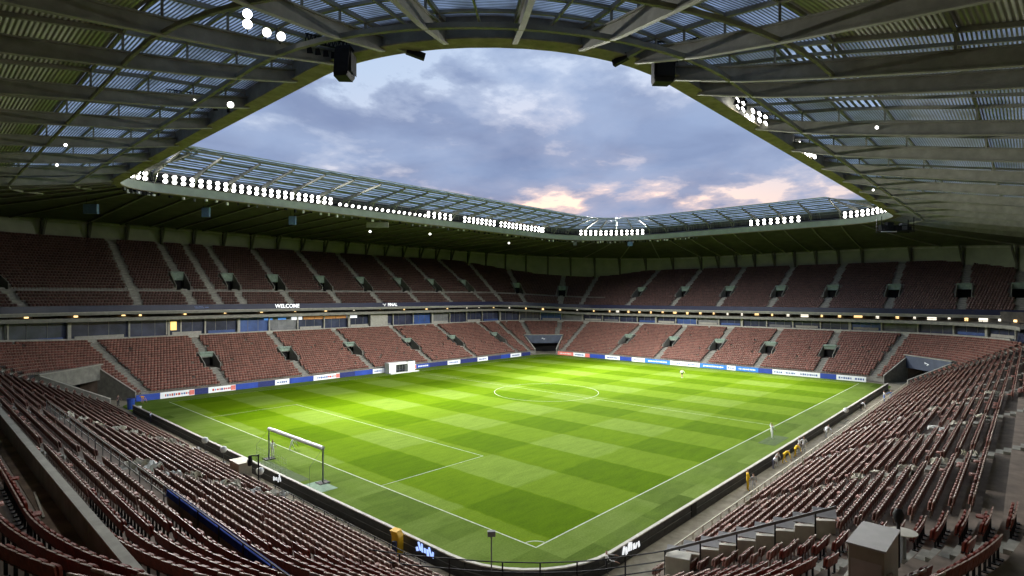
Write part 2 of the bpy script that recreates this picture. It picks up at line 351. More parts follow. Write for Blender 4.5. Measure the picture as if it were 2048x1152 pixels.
MB().box((40.6, -2.3, .006), (5.2, 1.9, .008), mat('dark turf', (.045, .085, .008), .95, var=.2, scale=2)).build('dark_ground_patch', pitch)
def arc(cx, cy, r, a0, a1, w=0.09, n=72):
    t = np.linspace(a0, a1, n)
    MB().grid([[(cx + (r - w / 2) * math.cos(a), cy + (r - w / 2) * math.sin(a), 0.009) for a in t], [(cx + (r + w / 2) * math.cos(a), cy + (r + w / 2) * math.sin(a), 0.009) for a in t]], LINE).build('painted_line', pitch)
arc(48.5, 38.7, 9.2, 0, 2 * PI)
arc(0, 0, 1.0, 0.09, PI / 2 - .09, 0.1, 10)

# ------------------------------------------------------------------ seating bowl
bowl = tag(empty('seating_bowl', (46, 38, 0)), 'two tier concrete seating bowl wrapping round the whole football pitch', 'stadium')
bowl.location = (0, 0, 0)
NLOW = 22
LF = (-8.5, 101.4, -8.6, 82.7); LBK = (-28.5, 118.0, -24.5, 99.0)
def lrect(i): t = i / NLOW; return tuple(a + (b - a) * t for a, b in zip(LF, LBK))
def lz(i, q): return 0.9 + i / NLOW * side_val(q, 9.6, 7.8, 7.6, 7.8)
# gangways
AIS_L = [LOW.qx('D', x) for x in (10.6, 26, 41.5, 58, 73, 89.5)] + [LOW.qx('C', y) for y in (59.3, 45.7, 33.1, 20.9, 8.3)] + [LOW.qx('A', y) for y in (17.6, 38.6, 58.0)] + [LOW.qx('B', x) for x in (14, 28, 42.5, 56, 70, 84)] + [1.22, 1.86, 3.12, 3.34, 3.66, 3.88, 5.12, 5.86, 7.08]
VOM_L = [(LOW.qx('D', x), 8, 13) for x in (10.6, 26, 41.5, 58, 73, 89.5)] + [(LOW.qx('C', y), 8, 13) for y in (59.3, 45.7, 33.1, 20.9, 8.3)]
TUN = [(1.5, 10, 0.235), (3.5, 10, 0.235), (5.5, 10, 0.235), (7.5, 5, 0.30)]          # corner tunnels: q, rows, half width in q
def vhw(plan, rect, q, w):                    # half width w metres -> dq
    a, _ = plan.pt(rect, np.array([q - .005, q + .005])); return w / (np.hypot(*(a[1] - a[0])) / .01)
def qgrid(plan, rect, q0, q1, extra, step=0.125):
    g = list(np.arange(q0, q1 + 1e-6, step))
    for k in range(int(q0), int(q1) + 1):
        if k % 2 == 1: g += list(np.linspace(k, min(k + 1, q1), 15))
    g = np.array(sorted(set(np.round(np.array(g + extra), 5)))); return g[(g >= q0) & (g <= q1)]
def terrace(name, plan, rect, zf, n, voms, tuns, q0, q1, mt, mr, parent, closed):
    for i in range(n):
        rm = rect(i + .5); cuts = []
        for (q, a, b) in voms:
            if a <= i < b: h = vhw(plan, rm, q, 1.35); cuts.append((q - h, q + h))
        for (q, b, h) in tuns:
            if i < b: cuts.append((q - h, q + h))
        ex = [c for cc in cuts for c in cc]
        g = qgrid(plan, rm, q0, q1, ex)
        a, _ = plan.pt(rect(i), g); b, _ = plan.pt(rect(i + 1), g); z0 = zf(i, g); zl = zf(i - 1, g) if i else zf(0, g) - 0.8
        m = MB(); k = len(g)
        m.v = [tuple(v) for v in np.concatenate([np.c_[a, zl], np.c_[a, z0], np.c_[b, z0]])]
        mi_r, mi_t = m.mi(mr), m.mi(mt)
        for j in range(k - 1):
            mid = (g[j] + g[j + 1]) / 2
            if any(c0 < mid < c1 for c0, c1 in cuts): continue
            m.f.append((j, j + 1, k + j + 1, k + j)); m.m.append(mi_r)
            m.f.append((k + j, k + j + 1, 2 * k + j + 1, 2 * k + j)); m.m.append(mi_t)
        m.build(name, parent)
terrace('lower_terrace_step', LOW, lrect, lz, NLOW, VOM_L, TUN, 0, 8, CONC_D, CONC, bowl, True)
# upper tier, only on the two far sides and the corners that close them
UP = Plan((0.0, -30.0), (0.0, 74.0), (93.0, 74.0), (93.0, -30.0))
NUP = 27
UF = (-30.0, 116.2, -57.0, 97.0); UBK = (-50.0, 136.5, -77.0, 119.5)
def urect(i): t = i / NUP; return tuple(a + (b - a) * t for a, b in zip(UF, UBK))
def uz(i, q): return side_val(q, 14.45, 14.45, 13.4, 13.4) + i / NUP * side_val(q, 13.6, 14.4, 11.6, 11.6)
VOM_U = [(UP.qx('D', x), 8, 13) for x in (10.2, 20.2, 30.5, 42.5, 54.1, 66.3, 78.2, 91.2)] + [(UP.qx('C', y), 8, 13) for y in (63.7, 49.4, 36.4, 23.2, 11.1, -1.5, -14.1, -23.0)] + [(1.66, 8, 13), (3.36, 8, 13), (3.66, 8, 13)]
band_row = 6
AIS_U = [v[0] for v in VOM_U] + [UP.qx('D', x) for x in (1, 15.3)] + [1.25, 3.15, 3.84]
UQ0, UQ1 = 0.85, 5.0
terrace('upper_terrace_step', UP, urect, uz, NUP, VOM_U, [], UQ0, UQ1, CONC_D, CONC, bowl, False)

g = qgrid(UP, urect(6), 1.1, 4.0, []); a, _ = UP.pt(urect(6.1), g); b, _ = UP.pt(urect(6.95), g); z = uz(6, g) + .02
MB().grid([pts3(a, z), pts3(a, z + .12), pts3(b, z + .12)], STAIR).build('cross_aisle', bowl)
def stair(plan, rect, zf, n, q, skip, tier):
    """half steps down one gangway"""
    m = MB()
    for i in range(n):
        if skip and skip[0] <= i < skip[1]:
            if m.v: m.build(tier, bowl); m = MB()
            continue
        qq = np.array([q]); a, na = plan.pt(rect(i), qq); b, _ = plan.pt(rect(i + 1), qq)
        a, b, no = a[0], b[0], na[0]; tg = np.array([-no[1], no[0]]); z = float(zf(i, qq)[0]); dz = float(zf(i + 1, qq)[0]) - z
        c0 = a + (b - a) * 0.52; w = 0.58
        m.hexa([(*(c0 - tg * w), z), (*(c0 + tg * w), z), (*(b + tg * w), z), (*(b - tg * w), z), (*(c0 - tg * w), z + dz / 2), (*(c0 + tg * w), z + dz / 2), (*(b + tg * w), z + dz / 2), (*(b - tg * w), z + dz / 2)][::1], STAIR)
        # pale tread nosing on the front half
        m.hexa([(*(a + no * .03 - tg * w), z + .004), (*(a + no * .03 + tg * w), z + .004), (*(c0 + tg * w), z + .004), (*(c0 - tg * w), z + .004), (*(a + no * .03 - tg * w), z + .02), (*(a + no * .03 + tg * w), z + .02), (*(c0 + tg * w), z + .02), (*(c0 - tg * w), z + .02)], STAIR)
    m.build(tier, bowl)
for q in AIS_L:
    v = [x for x in VOM_L if abs(x[0] - q) < 1e-6]; t = [x for x in TUN if abs(x[0] - q) < x[2]]
    stair(LOW, lrect, lz, NLOW, q, (v[0][1], v[0][2]) if v else ((0, t[0][1]) if t else None), 'gangway_stair')
for q in AIS_U:
    v = [x for x in VOM_U if abs(x[0] - q) < 1e-6]
    stair(UP, urect, uz, NUP, q, (v[0][1], v[0][2]) if v else None, 'gangway_stair')

def wedge(m, p0, p1, zb, z0, z1, th, no, mt):
    """upright wall from p0 to p1 with sloping top"""
    t = np.array(no) * th / 2
    m.hexa([(*(p0 - t), zb), (*(p0 + t), zb), (*(p1 + t), zb), (*(p1 - t), zb), (*(p0 - t), z0), (*(p0 + t), z0), (*(p1 + t), z1), (*(p1 - t), z1)], mt)
def vomitory(plan, rect, zf, q, r0, r1, w=1.35, mt=CONC):
    qq = np.array([q]); a, na = plan.pt(rect(r0), qq); b, _ = plan.pt(rect(r1), qq); a, b, no = a[0], b[0], na[0]
    tg = np.array([-no[1], no[0]]); z0 = float(zf(r0, qq)[0]); z1 = float(zf(r1, qq)[0]); zfl = z0 - .35
    e = empty('vomitory'); e.parent = bowl
    m = MB(); m.poly([(*(a - tg * w), zfl), (*(a + tg * w), zfl), (*(b + no * 1.2 + tg * w), zfl), (*(b + no * 1.2 - tg * w), zfl)], CONC_D); m.build('floor', e)
    for s in (-1, 1):
        m = MB(); wedge(m, a + tg * s * w, b + tg * s * w, zfl - .3, z0 + .55, z1 + .75, .16, tg, mt); m.build('side_wall', e)
    m = MB(); c = b - no * .1
    wedge(m, c - tg * (w - .1), c + tg * (w - .1), zfl + 1.95, z1 + .78, z1 + .78, .22, no, GREENP); m.build('header', e)
    m = MB(); c = b - no * .75
    m.hexa([(*(c - tg * (w - .1)), z1 + .5), (*(c + tg * (w - .1)), z1 + .5), (*(b - no * .22 + tg * (w - .1)), z1 + .5), (*(b - no * .22 - tg * (w - .1)), z1 + .5), (*(c - tg * (w - .1)), z1 + .62), (*(c + tg * (w - .1)), z1 + .62), (*(b - no * .22 + tg * (w - .1)), z1 + .62), (*(b - no * .22 - tg * (w - .1)), z1 + .62)], GREENP); m.build('canopy', e)
    m = MB(); c = b + no * 1.15; wedge(m, c - tg * w, c + tg * w, zfl - .2, zfl + 2.4, zfl + 2.4, .1, no, DARK); m.build('passage_shade_panel', e)  # black panel painted in for the shade inside the vomitory
for v in VOM_L: vomitory(LOW, lrect, lz, *v)
for v in VOM_U: vomitory(UP, urect, uz, *v)

def tunnel(q, rows, h, header, name):
    e = empty('corner_tunnel'); e.parent = bowl
    qm = np.array([q]); na = LOW.pt(lrect(rows), qm)[1][0]
    zt = float(lz(rows, qm)[0])
    ends = []
    for s in (-1, 1):
        m = MB(); qs = np.array([q + s * h]); P = [LOW.pt(lrect(i), qs)[0][0] for i in range(rows + 1)]; z = [float(lz(i, qs)[0]) for i in range(rows + 1)]
        tg = np.array([-na[1], na[0]])
        for i in range(rows): wedge(m, P[i], P[i + 1], -.6, z[i] + .55, z[i + 1] + .55, .24, tg, CONC)
        m.build('flank_wall', e)
        m = MB()
        for i in range(rows): 
            a0, a1 = P[i], P[i + 1]; t = tg * .17
            m.hexa([(*(a0 - t), z[i] + .553), (*(a0 + t), z[i] + .553), (*(a1 + t), z[i + 1] + .553), (*(a1 - t), z[i + 1] + .553), (*(a0 - t), z[i] + .63), (*(a0 + t), z[i] + .63), (*(a1 + t), z[i + 1] + .63), (*(a1 - t), z[i + 1] + .63)], CONC_P)
        m.build('coping', e); ends.append(P[-1])
    a, b = ends; d = (b - a); ln = np.hypot(*d); d = d / ln; no = np.array([d[1], -d[0]])
    if no @ na < 0: no = -no
    m = MB(); wedge(m, a - no * .3 + d * .13, b - no * .3 - d * .13, zt - 1.7, zt + .75, zt + .75, .5, no, header); m.build('header', e)
    m = MB(); wedge(m, a - no * .35 - d * .2, b - no * .35 + d * .2, zt + .753, zt + .9, zt + .9, .8, no, CONC_P); m.build('header_coping', e)
    m = MB(); wedge(m, a + no * 3.0, b + no * 3.0, -.6, zt, zt, .2, no, DARK); m.build('passage_shade_panel', e)  # black panel standing in for the tunnel's unlit depth
    for pnt, sgn in ((a, 1), (b, -1)):
        m = MB(); wedge(m, pnt + d * sgn * .02, pnt + no * 3 + d * sgn * .02, -.6, zt - .2, zt - .2, .2, d, CONC_D); m.build('passage_wall', e)
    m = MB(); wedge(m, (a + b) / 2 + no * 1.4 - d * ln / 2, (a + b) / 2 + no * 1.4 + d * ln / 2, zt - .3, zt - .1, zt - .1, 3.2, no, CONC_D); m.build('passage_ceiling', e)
    if header is NAVYH:
        m = MB(); c = (a + b) / 2 - no * .56
        for dx, dz, w, hh in ((-.45, .05, .28, .34), (-.1, .1, .3, .16), (.25, -.05, .34, .2), (.05, -.2, .2, .12)):
            cc = c + d * dx; wedge(m, cc - d * w / 2, cc + d * w / 2, zt - .45 + dz, zt - .45 + dz + hh, zt - .45 + dz + hh * .7, .02, no, INKW)
        m.build('header_emblem', e)
NAVYH = mat('slate header', (0.07, 0.085, 0.125), 0.5, var=0.12, scale=0.8)
for (q, r, h), hd in zip(TUN[:3], (CONC, NAVYH, NAVYH)): tunnel(q, r, h, hd, '')

# concourse level between the tiers
def band(name, plan, r0, r1, z0, z1, q0, q1, mt, parent=bowl, cap=True, zf=None):
    g = qgrid(plan, r0, q0, q1, [])
    zz = zf(g) if zf else 0 * g
    a, _ = plan.pt(r0, g); b, _ = plan.pt(r1, g)
    m = MB(); P = [pts3(a, z0 + zz), pts3(a, z1 + zz), pts3(b, z1 + zz), pts3(b, z0 + zz), pts3(a, z0 + zz)]
    m.grid(P, mt); m.build(name, parent); 
def rect_off(r, d): return (r[0] - d, r[1] + d, r[2] - d, r[3] + d)
# the lower plan closes the near sides too; the concourse follows the lower tier's back edge
CQ0, CQ1 = 0.55, 6.06
lift = lambda g: side_val(g, 0.6, 0.0, -1.3, -1.2)
band('back_floor', LOW, rect_off(LBK, 0.01), rect_off(LBK, 9), 8.0, 8.66, 0.0, 8.0, CONC_D, zf=lambda g: side_val(g, 1.85, 0.0, -0.2, 0.0))
band('back_kerb', LOW, rect_off(LBK, 0.02), rect_off(LBK, .35), 8.0, 9.35, 0.45, 5.7, CONC_P, zf=lambda g: side_val(g, 1.9, 0.0, -0.1, 0.0))
band('floor_slab', LOW, rect_off(LBK, -1.2), rect_off(LBK, 7), 12.42, 13.05, CQ0, CQ1, CONC, zf=lift)
band('concourse_back_wall', LOW, rect_off(LBK, 6.0), rect_off(LBK, 6.3), 13.11, 15.2, CQ0, CQ1, mat('concourse wall', (0.05, 0.045, 0.035), 0.7, var=0.5, scale=0.5), zf=lift)
FQ0, FQ1 = 0.85, 4.99
band('upper_fascia', UP, rect_off(UF, -.02), rect_off(UF, .35), 14.22, 15.3, FQ0, FQ1, NAVY, zf=lambda g: side_val(g, 0, 0, -1.0, -1.0))
band('fascia_trim', UP, rect_off(UF, -.12), rect_off(UF, .6), 14.1, 14.21, FQ0, FQ1, CONC_P, zf=lambda g: side_val(g, 0, 0, -1.0, -1.0))
band('upper_soffit', UP, rect_off(UF, .7), rect_off(UF, 9.0), 14.1, 14.2, FQ0, FQ1, CONC_D, zf=lambda g: side_val(g, 0, 0, -1.0, -1.0))
# glazed boxes behind the top row, with columns
qs = []
for k0, k1, st in ((0.6, 2.0, None), (2.0, 3.0, 14), (3.0, 4.0, 6), (4.0, 5.0, 12), (5.0, 6.0, 6)):
    qs += list(np.linspace(k0, k1, (7 if st is None else st) + 1)[:-1])
qs = np.array(qs); cp, cn = LOW.pt(rect_off(LBK, 1.6), qs); gp, gn = LOW.pt(rect_off(LBK, 2.2), qs)
lampq = []
for i in range(len(qs)):
    z = float(lift(np.array([qs[i]]))[0]); a = cp[i]
    big = i % 4 == 2
    MB().box((a[0], a[1], 10.62 + z / 2), (.55 if big else .28, .55 if big else .28, 3.3 + z), CONC_P, rz=math.atan2(cn[i][1], cn[i][0])).build('column', bowl)
    if i + 1 < len(qs):
        b, nb = gp[i + 1], gn[i]; c = gp[i]; mt = [NAVYG, NAVYG, GREYP, NAVYG, BLUEP, NAVYG, NAVYG][(i * 5 + 3) % 7]
        m = MB(); wedge(m, c, b, 8.7, 12.28 + z, 12.28 + z, .12, nb, mt); gl = m.build('box_glazing', bowl)
        t = (b - c); ln = np.hypot(*t); t = t / ln
        if ln > 2:
            for f in (0.33, 0.66):
                cc = c + t * ln * f - nb * .1; MB().box((cc[0], cc[1], 10.5 + z / 2), (.07, .07, 3.4 + z), GREYP, rz=math.atan2(t[1], t[0])).build('mullion', gl)
            if i % 3 != 1:
                cc = c + t * ln * .5 - nb * .4; MB().box((cc[0], cc[1], 9.55), (ln * .8, .1, .55), [CONC_P, BLUEP, CONC_P, GREYP][i % 4], rz=math.atan2(t[1], t[0])).build('balustrade', bowl)
# the lit bits inside the boxes on the far left side: white and wooden name panels, a yellow window, blue screens
def dpanel(name, x0, x1, z0, z1, mt, y=100.9, dep=.08): return MB().box(((x0 + x1) / 2, y, (z0 + z1) / 2), (x1 - x0, dep, z1 - z0), mt).build(name, bowl)
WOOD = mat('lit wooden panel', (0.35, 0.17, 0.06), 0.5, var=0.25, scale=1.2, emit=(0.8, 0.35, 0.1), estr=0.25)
def dx(px): 
    u = (px - 1024) / 1125; r = CF + u * CR; t = (100.9 - EYE[1]) / r[1]; return EYE[0] + t * r[0]
dpanel('lit_name_panel', dx(583), dx(604), 11.5, 12.15, LEDW); dpanel('lit_name_panel', dx(694), dx(714), 11.5, 12.15, LEDW)
for a, b in ((607, 629), (630, 671), (672, 692)): dpanel('wooden_name_panel', dx(a), dx(b), 11.5, 12.1, WOOD)
dpanel('lit_window', dx(341), dx(353), 10.2, 11.9, mat('yellow window', (0.8, 0.6, 0.2), 0.4, emit=(1.0, 0.72, 0.22), estr=1.0))
dpanel('window_frame', dx(332), dx(334.5), 9.4, 12.2, CAP); dpanel('window_frame', dx(361), dx(363), 9.4, 12.2, CAP)
for a, b in ((528, 545), (556, 572)): dpanel('screen', dx(a), dx(b), 11.6, 12.0, mat('blue screen', (0.05, 0.15, 0.5), 0.3, emit=(0.12, 0.4, 0.9), estr=0.5))
dpanel('concrete_pier', dx(736), dx(770), 8.9, 12.28, CONC_P, y=100.2, dep=1.0)
dpanel('concrete_pier', dx(40), dx(54), 8.9, 12.28, CONC_P, y=100.2, dep=1.0)
# people-high rails and lamps on the concourse
qq = np.concatenate([np.linspace(1.15, 2.0, 7), np.linspace(2.03, 2.97, 12), np.linspace(3.05, 4, 9), np.linspace(4.04, 4.98, 19), np.linspace(5.05, 5.95, 14)])
lp, ln_ = LOW.pt(rect_off(LBK, 5.6), qq)
for i in range(len(qq)):
    z = 13.5 + float(lift(np.array([qq[i]]))[0]) + random.uniform(-.1, .12)
    w = random.choice((.4, .6, .4, 1.0 if qq[i] > 4 else .4, 1.7 if qq[i] > 4.6 else .6)); mt = WARM if random.random() < .72 else PALEL
    MB().box((lp[i][0], lp[i][1], z), (.15, w, random.uniform(.45, 1.0)), mt, rz=math.atan2(ln_[i][1], ln_[i][0])).build('concourse_lamp', bowl)
qq = np.linspace(CQ0 + .1, CQ1 - .05, 64); pp, nn_ = LOW.pt(rect_off(LBK, 0.6), qq)
for i in range(len(qq)):
    z = float(lift(qq[i:i + 1])[0]); MB().box((pp[i][0], pp[i][1], 13.35 + z), (.07, .07, .55), BLACKM).build('rail_post', bowl)
band('concourse_rail', LOW, rect_off(LBK, .55), rect_off(LBK, .62), 13.5, 13.6, CQ0, CQ1, BLACKM, zf=lift)
# lettering on the navy fascia
def text(name, s, loc, rz, size, mt, parent=None, rx=PI / 2):
    c = bpy.data.curves.new(name, 'FONT'); c.body = s; c.size = size; c.align_x = 'CENTER'; c.align_y = 'CENTER'; c.extrude = 0.01; c.offset = 0.025; c.materials.append(mt)
    t_ = bpy.data.objects.new(name, c); COL.objects.link(t_)
    me = bpy.data.meshes.new_from_object(t_.evaluated_get(bpy.context.evaluated_depsgraph_get())); bpy.data.objects.remove(t_); me.name = name
    return link(name, me, parent, loc, (rx, 0, rz))
def fx(px):
    u = (px - 1024) / 1125; r = CF + u * CR; t = (96.95 - EYE[1]) / r[1]; return EYE[0] + t * r[0]
text('fascia_lettering', 'WELCOME', (fx(575), 96.94, 14.76), 0, 1.15, LEDW, bowl); text('fascia_lettering', 'FINAL', (fx(785), 96.94, 14.74), 0, 1.1, LEDW, bowl)
m = MB(); c = fx(769)
for a, b, w, h in ((-.3, .2, .5, .2), (.1, -.05, .35, .5), (.35, .25, .2, .2)): m.box((c + a, 96.95, 14.7 + b), (w, .02, h), INKW, ry=.4)
m.build('fascia_emblem', bowl)
m = MB(); c = fx(405)
for a, b, w, h in ((-1.2, .1, .6, .08), (-.3, .15, .8, .08), (.8, .0, .7, .1), (-.5, -.12, 1.6, .08)): m.box((c + a, 96.95, 14.75 + b), (w, .02, h), INK)
m.build('fascia_emblem', bowl)

# ------------------------------------------------------------------ seats
def seat_rows(plan, rect, zf, n, q0, q1, aisles, voms, tuns, depth_pos, skip_rows=None, pitch_m=0.5):
    out = []
    for i in range(n):
        r = tuple(a + (b - a) * depth_pos for a, b in zip(rect(i), rect(i + 1)))
        g = np.linspace(q0, q1, int((q1 - q0) * 220)); P, _ = plan.pt(r, g)
        s = np.concatenate([[0], np.cumsum(np.hypot(*np.diff(P, axis=0).T))])
        t = np.arange(0.3, s[-1] - .3, pitch_m); q = np.interp(t, s, g); P, nn = plan.pt(r, q)
        keep = np.ones(len(q), bool)
        for qa_ in aisles:
            c, _ = plan.pt(r, np.array([qa_])); keep &= np.hypot(*(P - c[0]).T) > .85
        for (qv, a, b) in voms:
            if a - 1 <= i < b + 1: c, _ = plan.pt(r, np.array([qv])); keep &= np.hypot(*(P - c[0]).T) > 1.75
        for (qt, b, h) in tuns:
            if i <= b: keep &= np.abs(q - qt) > h + vhw(plan, r, qt, .35)
        if skip_rows: keep &= ~skip_rows(i, P, q)
        out.append(np.c_[P, zf(i, q), nn, np.full(len(q), i), q][keep])
    return np.concatenate(out)
def near_skip(i, P, q):
    k = np.floor(q).astype(int) % 8; A = (k == 0) | (k == 7) & (q % 1 > .5)
    s = A & (i == 18)                                                     # brown walkway
    s |= A & (i == 12) & (P[:, 1] < 44)                                   # drop behind the blue rail
    s |= (k == 6) & (P[:, 0] < 36) & (i >= 20)                            # bare top landing on the right
    s |= (np.hypot(P[:, 0] + 6.3, P[:, 1] + 20.6) < 2.6)                  # where the booth stands
    s |= (np.abs(P[:, 0] - 1.4) < 1.0) & (P[:, 1] < -8)                   # beige gangway wall
    s |= (k == 6) & (i == 13) & (P[:, 0] > 25) & (P[:, 0] < 36)
    return s
low = seat_rows(LOW, lrect, lz, NLOW, 0, 8, AIS_L, VOM_L, TUN, .52, near_skip)
upp = seat_rows(UP, urect, uz, NUP, UQ0, UQ1, AIS_U, VOM_U, [], .52, lambda i, P, q: (i == 6) & (q < 4.0), .52)
low = low[rng.random(len(low)) > .012]
# pick the 300 seats that show largest
rel = low[:, :2] - np.array(EYE[:2]); dep = rel @ CF; lat = rel @ CR
px = 1024 + 1125 * lat / np.maximum(dep, .1); py = 592 - 1125 * (low[:, 2] + .6 - 17) / np.maximum(dep, .1)
vis = (dep > 1) & (px > 0) & (px < 2048) & (py > 560) & (py < 1152)
dist = np.where(vis, np.sqrt((rel ** 2).sum(1) + (low[:, 2] - 16.4) ** 2), 1e9)
order = np.argsort(dist); near_idx = order[:300]; rest = np.ones(len(low), bool); rest[near_idx] = False
rest &= (dep > -12)
def seat_mass(name, S, mt, label):
    """many far seats: tilted back, folded pan and foot for each, one mesh"""
    boxes = [(-.238, .238, .00, .06, .36, .73, .06, mt), (-.22, .22, -.13, -.03, .38, .70, .03, mt), (-.04, .04, -.06, .0, .0, .37, 0, EDGE), (-.238, .238, .055, .125, .732, .80, .012, EDGE)]  # last box: tan rim painted in for light on the far seat tops
    V = []; F = []; M = []; k0 = 0
    n = len(S); tg = np.c_[-S[:, 4], S[:, 3]]; no = S[:, 3:5]; jit = rng.normal(0, .018, n); open_ = rng.random(n) < .06
    for bi, (x0, x1, n0, n1, z0, z1, tilt, _) in enumerate(boxes):
        c = []
        for z, tl in ((z0, 0), (z1, tilt)):
            for x, nn in ((x0, n0), (x1, n0), (x1, n1), (x0, n1)):
                nv = np.full(n, nn + tl) + jit * (z - z0) * 2; zv = np.full(n, z)
                if bi == 1:       # some pans are left folded down
                    nv = np.where(open_, (-.42 if nn == n0 else 0.0), nv); zv = np.where(open_, (.38 if z == z0 else .44), zv)
                c.append(np.c_[S[:, :2] + tg * x + no * nv[:, None], S[:, 2] + zv])
        V.append(np.stack(c, 1).reshape(-1, 3))
        base = (np.arange(n) * 8 + k0)[:, None, None]
        fs = np.array([(4, 5, 6, 7), (0, 1, 5, 4), (1, 2, 6, 5), (2, 3, 7, 6), (3, 0, 4, 7)])
        F.append((base + fs[None]).reshape(-1, 4)); M += [0 if bi < 2 else 1] * (n * 5); k0 += n * 8
    V = np.concatenate(V); F = np.concatenate(F)
    me = bpy.data.meshes.new(name); me.vertices.add(len(V)); me.vertices.foreach_set('co', V.ravel())
    me.loops.add(F.size); me.loops.foreach_set('vertex_index', F.ravel().astype(np.int32))
    me.polygons.add(len(F)); me.polygons.foreach_set('loop_start', np.arange(0, F.size, 4, dtype=np.int32))
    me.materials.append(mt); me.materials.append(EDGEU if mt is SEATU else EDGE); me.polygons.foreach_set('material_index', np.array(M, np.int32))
    at = me.attributes.new('rnd', 'FLOAT', 'FACE'); r = np.tile(np.repeat(rng.random(n), 5), 4); at.data.foreach_set('value', r.astype(np.float32))
    me.update(calc_edges=True); me.validate()
    return tag(link(name, me), label, 'seats', kind='stuff')
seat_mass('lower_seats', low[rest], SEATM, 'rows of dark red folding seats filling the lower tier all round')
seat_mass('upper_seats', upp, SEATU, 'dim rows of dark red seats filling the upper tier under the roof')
# individual seats
def rbox(m, x0, x1, n0, n1, z0, z1, tilt, mt, r=.05):
    """slab with rounded upper corners; local y = outward"""
    prof = [(x0, z0), (x1, z0), (x1, z1 - r), (x1 - r * .3, z1 - r * .3), (x1 - r, z1), (x0 + r, z1), (x0 + r * .3, z1 - r * .3), (x0, z1 - r)]
    k = len(m.v); i = m.mi(mt); n = len(prof)
    for nn in (n0, n1):
        for x, z in prof:
            cx = (x / .22) ** 2 * -.025                              # slight wrap round the sitter
            m.v.append((x, nn + tilt * (z - z0) / (z1 - z0) + cx, z))
    m.f.append(tuple(range(k, k + n))); m.m.append(i); m.f.append(tuple(range(k + n, k + 2 * n))[::-1]); m.m.append(i)
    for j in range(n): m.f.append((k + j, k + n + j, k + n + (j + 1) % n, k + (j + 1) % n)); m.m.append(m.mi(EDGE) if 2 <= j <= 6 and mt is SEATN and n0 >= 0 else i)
mb = MB(); rbox(mb, -.24, .24, .0, .045, .36, .82, .08, SEATN); ME_BACK = mb.mesh('seat_back')
mb = MB(); rbox(mb, -.215, .215, -.12, -.05, .37, .76, .03, SEATN, .08); ME_PAN = mb.mesh('seat_pan')
mb = MB(); rbox(mb, -.215, .215, -.02, .04, .0, .40, .02, SEATN, .08); ME_PANO = mb.mesh('seat_pan')
mb = MB()
mb.box((0, .0, .2), (.06, .07, .40), BLACKM); mb.box((0, .04, .02), (.2, .2, .04), BLACKM); mb.box((-.236, -.05, .44), (.02, .16, .04), BLACKM); mb.box((.236, -.05, .44), (.02, .16, .04), BLACKM); mb.box((0, .0, .42), (.47, .05, .05), BLACKM)
ME_FRAME = mb.mesh('seat_frame')
rows = {}
for j in near_idx:
    x, y, z, nx, ny, i, q = low[j]; k = int(q) % 8
    side = 'left' if (k == 0 or (k == 7 and q % 1 > .5)) else 'right'
    rows.setdefault((side, int(i)), []).append((px[j], j))
for (side, i), lst in sorted(rows.items()):
    lst.sort()
    for o_, (_, j) in enumerate(lst):
        x, y, z, nx, ny, _, q = low[j]
        e = empty('folding_seat', (x, y, z), math.atan2(ny, nx) - PI / 2)
        if side == 'left':
            rw = f"{ordinal(i - 18)} row above brown walkway" if i > 18 else f"{ordinal(18 - i)} row below walkway parapet"
            tag(e, f"dark red folding seat, {ordinal(o_ + 1)} from left in {rw}, left stand", 'seat', 'near seats in the left stand')
        else:
            tag(e, f"dark red folding seat, {ordinal(o_ + 1)} from left in {ordinal(i + 1)} row up, right stand", 'seat', 'near seats in the right stand')
        link('seat_back', ME_BACK, e)
        op = random.random() < .05
        if op: link('seat_pan', ME_PANO, e, (0, -.03, .42), (PI / 2 + .1, 0, 0))
        else: link('seat_pan', ME_PAN, e, None, (random.uniform(-.04, .03), 0, 0))
        link('seat_frame', ME_FRAME, e)

# ------------------------------------------------------------------ roof
roof = tag(empty('stadium_roof'), 'grey steel stadium roof with translucent inner panels and oval opening', 'roof')
RP = Plan((9.4, 13.2), (-2.6, 69.0), (90.5, 50.0), (103.5, 7.2))
RR = (-8.6, 115.5, -4.8, 75.0)
TO = (44.0, 23.0, 42.0, 46.0)              # outward reach on sides A, C, B, D
def rrect(s, d=0.0):                       # s in 0..1 across the roof, d extra metres
    return (RR[0] - TO[0] * s - d, RR[1] + TO[1] * s + d, RR[2] - TO[2] * s - d, RR[3] + TO[3] * s + d)
H = 33.0
def zbot(q, off, s):                       # underside of the girders
    drop = side_val(q, 7.0, 0.9, 4.4, 8.4)
    return H + .15 - drop * (0.55 * s + 0.45 * s ** .6)
def gdep(q): return side_val(q, 1.0, 1.0, 1.0, 1.1)
def zdeck(q, s):                           # the sheeting above
    s_ = np.asarray(s, float)
    return zbot(q, 0, s_) + gdep(q) + .55 + side_val(q, .9, 1.6, 1.6, .9) * np.minimum(1, s_ / .2) * (1 - .6 * s_)
GQ = []
GQ += [RP.qx('A', y) for y in (15.6, 24.1, 32.6, 42.0, 51.5, 60.5)] + list(1 + np.linspace(.0, 1, 7)[:-1])
GQ += list(2 + np.linspace(0, 1, 18)[:-1]) + list(3 + np.linspace(0, 1, 9)[:-1]) + list(4 + np.linspace(0, 1, 8)[:-1]) + list(5 + np.linspace(0, 1, 6)[:-1])
GQ += [RP.qx('B', x) for x in (101, 91, 80.5, 70, 59.5, 49, 37, 26, 13.5)] + list(7 + np.array([0.0, .155, .31, .46, .61, .76, .91]))
GQ = sorted(GQ)
SS = [0.0, 0.055, 0.11, 0.18, 0.26, 0.40, 0.56, 0.74, 1.0]
def rp(q, s, d=0.0): return RP.pt(rrect(s, d), np.array([q]))[0][0]
